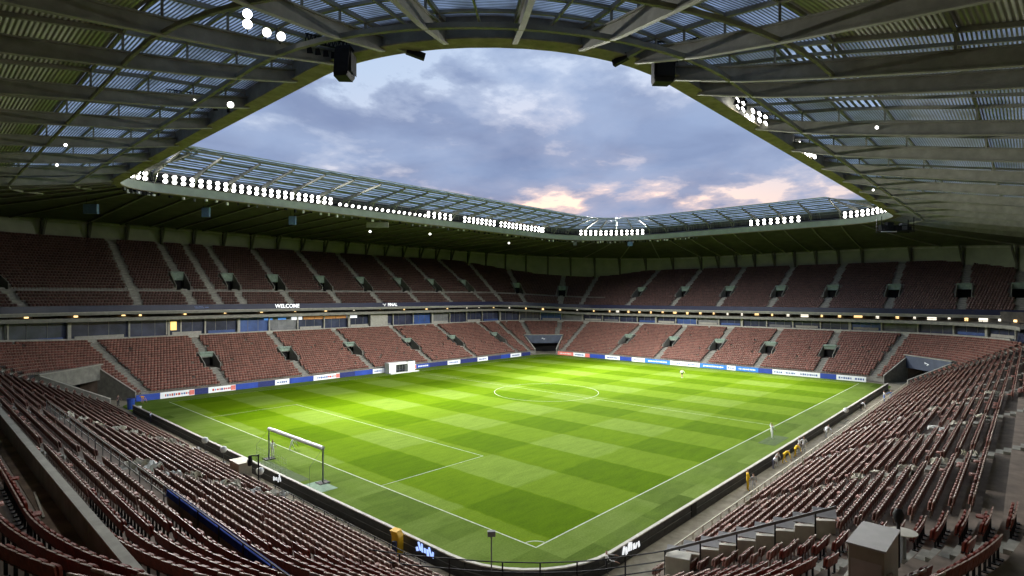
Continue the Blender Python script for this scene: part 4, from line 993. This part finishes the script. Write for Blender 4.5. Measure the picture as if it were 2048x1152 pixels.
zb_ = 0.9 + 12 / NLOW * 9.6
for y0 in np.arange(-12, 8, 2.5):
    MB().box((-19.75, y0 + 1.25, zb_ + .32), (.16, 2.47, 1.0), CONC_D).build('wall_block', bl)
    MB().box((-19.76, y0 + 1.25, zb_ + .76), (.2, 2.48, .32), mat('blue tarpaulin', (0.02, 0.05, 0.25), .95, var=.3, scale=2, spec=.05)).build('blue_cover', bl)
    MB().bar((-19.95, y0 + .2, zb_), (-19.95, y0 + .2, zb_ + 1.15), .05, .05, BLACKM).build('post', bl)
MB().bar((-19.95, -12, zb_ + 1.15), (-19.95, 8, zb_ + 1.15), .05, .05, BLACKM).build('rail_bar', bl)
gr = tag(empty('grey_handrail'), 'thin grey handrail continuing beyond the blue barrier, left stand', 'railing')
for y0 in np.arange(8.6, 44, 2.2): MB().bar((-19.8, y0, zb_), (-19.8, y0, zb_ + 1.0), .05, .05, GREYP).build('post', gr)
for z in (.55, 1.0): MB().bar((-19.8, 8.4, zb_ + z), (-19.8, 43, zb_ + z), .05, .05, CONC_P).build('rail_bar', gr)
# ------------------------------------------------------------------ near right: beige gangway wall, booth, lamp
bw = tag(empty('beige_gangway_wall'), 'beige stepped wall with pale slabs and handrail beside the lower right gangway', 'wall')
P0 = np.array([0.0, -9.6]); P1 = np.array([2.6, -17.4]); d = (P1 - P0); ln = np.hypot(*d); d = d / ln; nn_ = np.array([-d[1], d[0]])
for i in range(9):
    a = P0 + d * ln * i / 9; b = P0 + d * ln * (i + 1) / 9; z = 1.55 + 3.7 * i / 9
    m = MB(); wedge(m, a + d * .01, b - d * .01, z - 1.2, z + .85, z + .95, .3, nn_, BEIGE); m.build('wall_block', bw)
    c_ = (a + b) / 2 + nn_ * .35
    MB().box((c_[0], c_[1], z + 1.12), (.72, 1.05, .05), GREYTOP, rz=math.atan2(d[1], d[0]) - PI / 2, ry=.35).build('slab', bw)
m = MB(); m.bar((*(P0 - nn_ * .45), 2.9), (*(P1 - nn_ * .45), 6.6), .07, .14, GREYP); m.build('handrail', bw)
for i in range(0, 10, 2):
    a = P0 + d * ln * i / 9 - nn_ * .45; z = 1.4 + 3.7 * i / 9; MB().bar((*a, z - .3), (*a, z + 1.5), .06, .06, BLACKM).build('post', bw)
MB().box((-.2, -10.4, 1.9), (1.3, 1.0, 1.9), BEIGE, rz=math.atan2(d[1], d[0])).build('end_pier', bw, bevel=.04)
bo = tag(empty('grey_booth', (-8.3, -20.95, 6.2), -.02), 'boxy grey cabin with flat lid standing among the lower right seats', 'booth')
MB().box((0, 0, 1.6), (2.1, .95, 3.2), GREYBOX).build('cabin', bo, bevel=.02); MB().box((0, 0, 3.23), (2.2, 1.05, .06), GREYTOP).build('lid', bo)
MB().box((-.2, .62, .9), (1.2, .3, 1.9), GREYBOX).build('side_cabinet', bo, bevel=.02); MB().box((-1.055, 0, 1.5), (.012, .8, 2.6), GREYTOP).build('door', bo)
P = at_z(1797, 1028, 9.1); bk = tag(empty('black_lamp', (P[0], P[1], 6.4)), 'black oval lamp on a stand behind the grey cabin', 'lamp')
m = MB(); m.tube((0, 0, 0), (0, 0, 2.4), .06, BLACKM, 8); m.tube((0, 0, 0), (0, 0, .06), .3, BLACKM, 10); m.build('stand', bk)
m = MB(); m.lathe([(0, 0), (.1, .04), (.17, .2), (.18, .36), (.11, .52), (0, .56)], BLACKM, 12, (0, 0, 2.35)); m.build('lamp_head', bk, smooth=True)
P = at_z(1800, 1048, 8.4); ts = tag(empty('pale_table', (P[0], P[1] - .1, 6.6)), 'pale round topped table behind the grey cabin', 'table')
m = MB(); m.lathe([(0, 1.5), (.45, 1.5), (.47, 1.54), (0, 1.56)], BEIGE, 16); m.build('table_top', ts); m = MB(); m.tube((0, 0, 0), (0, 0, 1.5), .1, GREYP, 8); m.build('leg', ts)
# ------------------------------------------------------------------ goal, dugout, cabinets, lamps
gl = tag(empty('goal', (-3.1, 28.3, 0)), 'tall white goal frame with net standing behind the near goal line', 'goal')
W2, HG = 5.55, 3.15
for s in (-1, 1):
    m = MB(); m.tube((0, s * W2, 0), (0, s * W2, HG), .075, mat('post grey', (.25, .28, .27), .5), 10); m.build('post', gl)
    MB().box((0, s * W2, .04), (1.0, .9, .08), BLACKM).build('base_plate', gl)
    m = MB(); m.tube((0, s * W2, HG), (-1.3, s * W2, 1.7), .012, GREYP, 6); m.tube((-1.3, s * W2, 1.7), (-1.3, s * W2, 0), .012, GREYP, 6); m.build('net_support', gl)
m = MB(); m.tube((0, -W2, HG), (0, W2, HG), .19, mat('bar white', (.85, .86, .85), .5, var=.03), 12); m.build('crossbar', gl)
m = MB(); NETM = mat('net cord', (.55, .6, .55), .8)
for y_ in np.arange(-1.2, W2 + .01, .36): m.bar((-1.32, y_, .02), (-1.32, y_, 1.7), .008, .008, NETM)
for z_ in np.arange(.1, 1.75, .34): m.bar((-1.32, -1.2, z_), (-1.32, W2, z_), .008, .008, NETM)
o = m.build('net', gl); o['kind'] = 'stuff'
MB().box((-1.5, -6.3, .012), (3.4, 3.0, .016), mat('pale mat', (.16, .26, .17), .8, var=.15)).build('ground_mat', gl)
MB().box((-1.6, .8, .008), (2.6, 9.2, .006), mat('goal shadow on turf', (.052, .09, .014), .9, var=.2)).build('dark_ground_patch', gl)  # the goal's shadow on the grass, painted as a darker sheet
dg = tag(empty('team_shelter', (46.5, 79.0, 0)), 'white team shelter in front of the far left boards', 'shelter')
MB().box((-2.7, 0, 1.1), (1.8, 1.6, 2.2), WHITE).build('side_block', dg, bevel=.04); MB().box((2.4, 0, 1.15), (2.0, 1.6, 2.3), WHITE).build('side_block', dg, bevel=.04)
MB().box((-.2, .1, 2.05), (6.9, 1.5, .5), WHITE).build('canopy', dg); MB().box((-.2, .5, .9), (3.2, .3, 1.8), mat('shelter glass', (.04, .045, .045), .2)).build('glass_back', dg)
for x_ in (-1.2, -.4, .4, 1.0): MB().box((x_, -.2, 1.0), (.06, .06, 1.7), GREYP).build('mullion', dg)
for x_ in (-.7, .1, .8): MB().box((x_, .1, .45), (.5, .5, .1), NAVY).build('seat', dg)
MB().box((0, -1.4, .1), (7.6, .8, .18), WHITE).build('step', dg)
cab = tag(empty('beige_cabinet', (-8.9, 26.4, 1.0), 0), 'beige sheet metal cabinet beside the left front row', 'cabinet')
MB().box((0, 0, .75), (1.1, 2.0, 1.5), mat('beige sheet', (.46, .43, .33), .6)).build('casing', cab, bevel=.02); MB().box((0, 0, 1.53), (1.2, 2.1, .06), CREAM).build('lid', cab); MB().box((-.56, 0, .75), (.015, 1.7, 1.3), CREAM).build('door', cab)
for (a, b, z0, t) in ((410, 905, .0, 'leftmost round white lamp on a stand behind the left wall'), (447, 925, 0, 'white lamp on a stand, second along the left wall'), (520, 972, 0, 'round white lamp on a stand beside the black lamp pole'), (1692, 840, 0, 'round white lamp on a stand behind the right barrier')):
    P = at_z(a, b, z0); e = tag(empty('round_lamp', P), t, 'lamp', 'round white lamps along the wall')
    m = MB(); m.tube((0, 0, 0), (0, 0, 1.0), .03, GREYP, 6); m.tube((0, 0, 0), (0, 0, .04), .25, GREYP, 8); m.build('stand', e)
    m = MB(); m.lathe([(0, 1.0), (.2, 1.05), (.32, 1.25), (.34, 1.4), (.26, 1.6), (0, 1.7)], WHITE, 12); m.build('globe', e, smooth=True)
P = at_z(517, 990, .3); e = tag(empty('lamp_pole', P), 'tall black lamp pole with drooping head behind the goal', 'lamp')
m = MB(); m.tube((0, 0, 0), (0, 0, 3.4), .06, BLACKM, 8); m.tube((0, 0, 0), (0, 0, .12), .35, BLACKM, 8); m.build('pole', e)
m = MB(); m.tube((0, 0, 3.3), (-.5, .5, 3.3), .05, BLACKM, 6); m.lathe([(0, -.9), (.18, -.8), (.22, -.4), (.12, 0), (0, .05)], BLACKM, 8, (-.5, .5, 3.3)); m.build('lamp_head', e)
P = at_z(983, 1140, 1.6); e = tag(empty('rail_camera', (P[0], P[1], 1.6)), 'small grey camera on a post at the corner rail', 'camera')
m = MB(); m.tube((0, 0, 0), (0, 0, 1.9), .04, GREYP, 6); m.build('post', e); MB().box((0, 0, 2.05), (.3, .45, .3), GREYP, rz=.8).build('body', e, bevel=.04); MB().tube((.16, .16, 2.02), (.3, .3, 1.98), .1, BLACKM, 8).build('lens', e)
P = at_z(795, 1108, .05); e = tag(empty('yellow_kiosk', P, .35), 'tall yellow padded post beside the left perimeter wall', 'post')
m = MB(); m.grid([[(-.3, -.28, 0), (.3, -.28, 0), (.3, .28, 0), (-.3, .28, 0)], [(-.3, -.28, 1.2), (.3, -.28, 1.2), (.3, .28, 1.25), (-.3, .28, 1.25)], [(-.3, -.1, 1.55), (.3, -.1, 1.55), (.3, .42, 1.6), (-.3, .42, 1.6)]], YELL, close=True); m.poly([(-.3, -.1, 1.55), (.3, -.1, 1.55), (.3, .42, 1.6), (-.3, .42, 1.6)], YELL); m.build('padding', e, bevel=.05)
MB().box((-.5, -.1, .6), (.15, .3, .9), NAVY).build('strap_pack', e)
def tub(px_, py_, mt, label, r=.35, h=.9, z=0.0):
    P = at_z(px_, py_, z); e = tag(empty('bin', P), label, 'bin'); m = MB(); m.lathe([(0, 0), (r * .82, 0), (r, h), (r * 1.08, h), (r * 1.08, h + .07), (0, h + .1)], mt, 14); m.build('body', e)
    MB().box((r * .9, 0, h * .8), (.12, .2, .06), BLACKM).build('handle', e)
tub(262, 818, BLUE, 'blue bin at the left tunnel mouth', .55, 1.5); tub(277, 826, WHITE, 'white bucket beside the blue bin at the left corner', .4, .9)

# ------------------------------------------------------------------ people
def cloth(name, zones):
    m = bpy.data.materials.new(name); m.use_nodes = True; t = m.node_tree; b = t.nodes['Principled BSDF']; b.inputs['Roughness'].default_value = .8
    a = nd(t, 'ShaderNodeAttribute'); a.attribute_name = 'zone'
    n = nd(t, 'ShaderNodeValToRGB'); n.color_ramp.interpolation = 'CONSTANT'
    while len(n.color_ramp.elements) < len(zones): n.color_ramp.elements.new(.5)
    for e, (p_, c_) in zip(n.color_ramp.elements, zones): e.position = p_; e.color = (*c_, 1)
    t.links.new(a.outputs['Fac'], n.inputs[0]); t.links.new(n.outputs[0], b.inputs['Base Color']); return m
SKIN = (.42, .26, .19); HAIR = (.03, .02, .015)
def person(loc, rz, label, top, legs, shoes=(.05, .05, .05), bend=0.0, stride=.0, arms=(0.15, 0.15), height=1.8, bare=None, raise_=0.0):
    """one continuous skinned body; bend tips the trunk forward (local -y)"""
    e = tag(empty('person', loc, rz), label, 'person')
    k = height / 1.8
    hip = Vector((0, 0, .95)); R = Matrix.Rotation(bend, 3, 'X')
    def up(v): return hip + R @ (Vector(v) - hip)
    J = {'hip': (hip, .13, .09), 'waist': (up((0, 0, 1.12)), .135, .09), 'chest': (up((0, 0, 1.34)), .165, .1), 'neck': (up((0, 0, 1.50)), .06, .06), 'head': (up((0, -.02, 1.63)), .088, .095), 'crown': (up((0, -.01, 1.75)), .07, .08)}
    E = [('hip', 'waist'), ('waist', 'chest'), ('chest', 'neck'), ('neck', 'head'), ('head', 'crown')]
    for s, n_, am in ((-1, 'l', arms[0]), (1, 'r', arms[1])):
        st = stride * s
        J['h' + n_] = (Vector((s * .1, 0, .9)), .1, .1); J['k' + n_] = (Vector((s * .12, -st * .55 - .03, .5)), .066, .066); J['a' + n_] = (Vector((s * .13, -st, .09)), .043, .043); J['t' + n_] = (Vector((s * .14, -st - .17, .045)), .045, .036)
        E += [('hip', 'h' + n_), ('h' + n_, 'k' + n_), ('k' + n_, 'a' + n_), ('a' + n_, 't' + n_)]
        J['s' + n_] = (up((s * .2, 0, 1.42)), .062, .062); rs = raise_ if s > 0 else 0
        J['e' + n_] = (up((s * (.27 + am * .4), -am * .5, 1.15 + am * .1 + rs * .35)), .046, .046); J['w' + n_] = (up((s * (.28 + am * .5), -am * 1.4 - .06, .92 + am * .35 + rs * .8)), .034, .034); J['f' + n_] = (up((s * (.28 + am * .5), -am * 1.5 - .09, .83 + am * .36 + rs * .95)), .036, .022)
        E += [('chest', 's' + n_), ('s' + n_, 'e' + n_), ('e' + n_, 'w' + n_), ('w' + n_, 'f' + n_)]
    nm = list(J); me = bpy.data.meshes.new('person_body'); me.from_pydata([tuple(J[n_][0] * k) for n_ in nm], [(nm.index(a), nm.index(b)) for a, b in E], [])
    o = bpy.data.objects.new('body', me); COL.objects.link(o)
    sk = o.modifiers.new('skin', 'SKIN')
    for i, n_ in enumerate(nm): me.skin_vertices[0].data[i].radius = (J[n_][1] * k, J[n_][2] * k); me.skin_vertices[0].data[i].use_root = n_ == 'hip'
    ss_ = o.modifiers.new('sub', 'SUBSURF'); ss_.levels = 1; ss_.render_levels = 1
    dg_ = bpy.context.evaluated_depsgraph_get(); me2 = bpy.data.meshes.new_from_object(o.evaluated_get(dg_)); bpy.data.objects.remove(o); me2.name = 'person_body'
    co = np.zeros(len(me2.vertices) * 3); me2.vertices.foreach_get('co', co); co = co.reshape(-1, 3) / k
    jp = np.array([J[n_][0] for n_ in nm]); zone = {'hip': .35, 'waist': .6, 'chest': .6, 'neck': .75, 'head': .75, 'crown': .95}
    for s in 'lr': zone.update({'h' + s: .35, 'k' + s: .35 if not bare else .2, 'a' + s: .2 if bare else .35, 't' + s: .05, 's' + s: .6, 'e' + s: .6, 'w' + s: .75, 'f' + s: .75})
    zz = np.array([zone[nm[i]] for i in np.argmin(((co[:, None] - jp[None]) ** 2).sum(-1), 1)])
    at = me2.attributes.new('zone', 'FLOAT', 'POINT'); at.data.foreach_set('value', zz.astype(np.float32))
    me2.materials.clear(); me2.materials.append(cloth('clothes', [(0, shoes), (.12, bare or legs), (.3, legs), (.5, top), (.7, SKIN), (.9, HAIR)]))
    me2.polygons.foreach_set('use_smooth', [True] * len(me2.polygons)); link('body', me2, e); 
    return e
WT = (.8, .8, .8); BK = (.02, .02, .025); YL = (.8, .5, .01); BL = (.1, .2, .5); GR = (.3, .3, .3)
def pz(px_, py_, z=0.0): return at_z(px_, py_, z)
person(pz(1364, 756), -.8, 'person in white shirt and black shorts standing on the far half', WT, BK, WT, arms=(.3, .3), height=1.9, bare=SKIN)
person(pz(1544, 877), 1.2, 'person all in white by the right touchline, one arm raised', WT, WT, WT, stride=.12, raise_=1.0)
person(pz(545, 913), .4, 'person in white standing inside the goal beside its left post', WT, WT, WT, arms=(.1, .1))
person(pz(583, 899), 1.4, 'person in white leaning forward near the goal mouth', WT, WT, WT, bend=.9, stride=.3, arms=(.5, .5), height=1.7)
person(pz(1495, 981, -.03), .6, 'person in long yellow coat beside the right perimeter wall', YL, YL, BK, height=1.95)
person(pz(1508, 985, -.03), 2.4, 'person in grey clothes beside the yellow coated one', GR, (.5, .5, .52), BK, height=1.7, bend=.15)
person(pz(1568, 926, -.03), 1.0, 'person in yellow bending low beside the right wall, left of two', YL, YL, YL, bend=1.15, stride=.35, arms=(.5, .5))
person(pz(1590, 914, -.03), 1.0, 'person in yellow bending beside the right wall, right of two', YL, YL, WT, bend=.9, stride=.25, arms=(.4, .4), height=1.7)
person(pz(1553, 932, -.03), -.4, 'person in white shirt crouching left of the yellow pair', WT, WT, WT, bend=.4, height=1.6)
person(pz(1546, 938, -.03), .8, 'person with pale top bending at the wall, farthest left of group', WT, (.3, .3, .4), BK, bend=.7, height=1.5)
person(pz(1608, 904, -.03), 2.0, 'person in white and dark vest right of the yellow pair', WT, (.6, .6, .62), BK, height=1.75)
person(pz(1598, 906, -.03), .4, 'person in grey white standing between yellow pair and dark vest', (.6, .62, .6), WT, BK, height=1.75)
person(pz(1652, 875, -.03), 1.3, 'person in white leaning on the right wall with dark stripe', WT, WT, BK, bend=1.0, stride=.2, arms=(.5, .5))
person(pz(1722, 820, -.03), .8, 'person in white crouching far along the right wall', WT, BK, BK, bend=1.0, arms=(.6, .6), height=1.6)
person(pz(1768, 803, -.03), .4, 'person in white and blue at the right tunnel, left one', WT, BL, WT, height=1.8)
person(pz(1782, 803, -.03), 2.2, 'person in blue striped top at the right tunnel, right one', BL, (.4, .5, .7), WT, height=1.9, arms=(.4, .4))
person(pz(236, 812, -.03), .5, 'person in dark clothes at the left tunnel mouth', (.08, .05, .05), BK, BK)
person(pz(290, 806), -2.0, 'person in orange top and blue shorts bending at left corner', (.85, .40, .02), (.08, .1, .55), BK, bend=1.3, stride=.25, arms=(.5, .5), bare=SKIN)
person(pz(301, 846, -.03), 1.0, 'person in pale blue behind the left wall', (.45, .5, .65), (.1, .1, .15), BK, height=1.6)
person(pz(424, 950, .4), -2.2, 'person in white among the left front rows', WT, BK, BK, bend=.3, height=1.6)
person(pz(1213, 1146, .4), .6, 'small person in white with arms out at corner rail', WT, BK, BK, arms=(.6, .6), height=1.4)
# ------------------------------------------------------------------ litter and sheets on the near steps
sheet_m = mat('pale sheet', (0.56, 0.53, 0.44), .85, var=.2, scale=5)
sheet_w = mat('white sheet', (0.74, 0.74, 0.70), .85, var=.15, scale=5)
def crumple(loc, w, d, h, mt, label, group):
    n = 6; me = MB(); P = []
    for i in range(n):
        P.append([((i / (n - 1) - .5) * w + random.uniform(-.06, .06) * w, (j / (n - 1) - .5) * d + random.uniform(-.06, .06) * d, random.uniform(.02, h) * (1 - .5 * abs(i / (n - 1) - .5))) for j in range(n)])
    me.grid(P, mt); o = me.build('sheet', None, loc, (0, 0, random.random() * 3)); so = o.modifiers.new('thick', 'SOLIDIFY'); so.thickness = .012
    tag(o, label, 'sheet', group); return o
def row_point(side, coord, r):
    q = LOW.qx(side, coord); a = LOW.pt(lrect(r), np.array([q]))[0][0]; return (float(a[0]), float(a[1]), float(lz(int(r), np.array([q]))[0]) + .02)
for y0 in (17.6, 38.6):
    for i in range(0, 12):
        p_ = row_point('A', y0 + random.uniform(-1.2, 1.2), i + .4); crumple((p_[0], p_[1], p_[2] + .12), random.uniform(.7, 1.5), random.uniform(.6, 1.1), .75, random.choice((sheet_m, sheet_w, sheet_m)), f"crumpled pale sheet on {ordinal(i + 1)} step of the {'nearer' if y0 < 20 else 'farther'} left gangway", 'crumpled sheets on the left gangways')
for x0 in (14, 28, 42.5):
    for i in range(2, 20, 2):
        p_ = row_point('B', x0 + random.uniform(-.8, .8), i + .4); crumple((p_[0], p_[1], p_[2] + .08), random.uniform(.6, 1.3), random.uniform(.5, 1.0), .5, random.choice((sheet_m, sheet_m, sheet_w)), f"crumpled pale sheet on {ordinal(i + 1)} step of right stand gangway {['nearest the cabin', 'second from the cabin', 'third from the cabin'][[14, 28, 42.5].index(x0)]}", 'crumpled sheets on the right gangways')
st_ = tag(MB().bar((-25.3, 6.0, zw + .05), (-25.5, 2.2, zw + .07), .07, .04, CAP).build('plank'), 'pale thin plank lying on the brown walkway', 'plank')
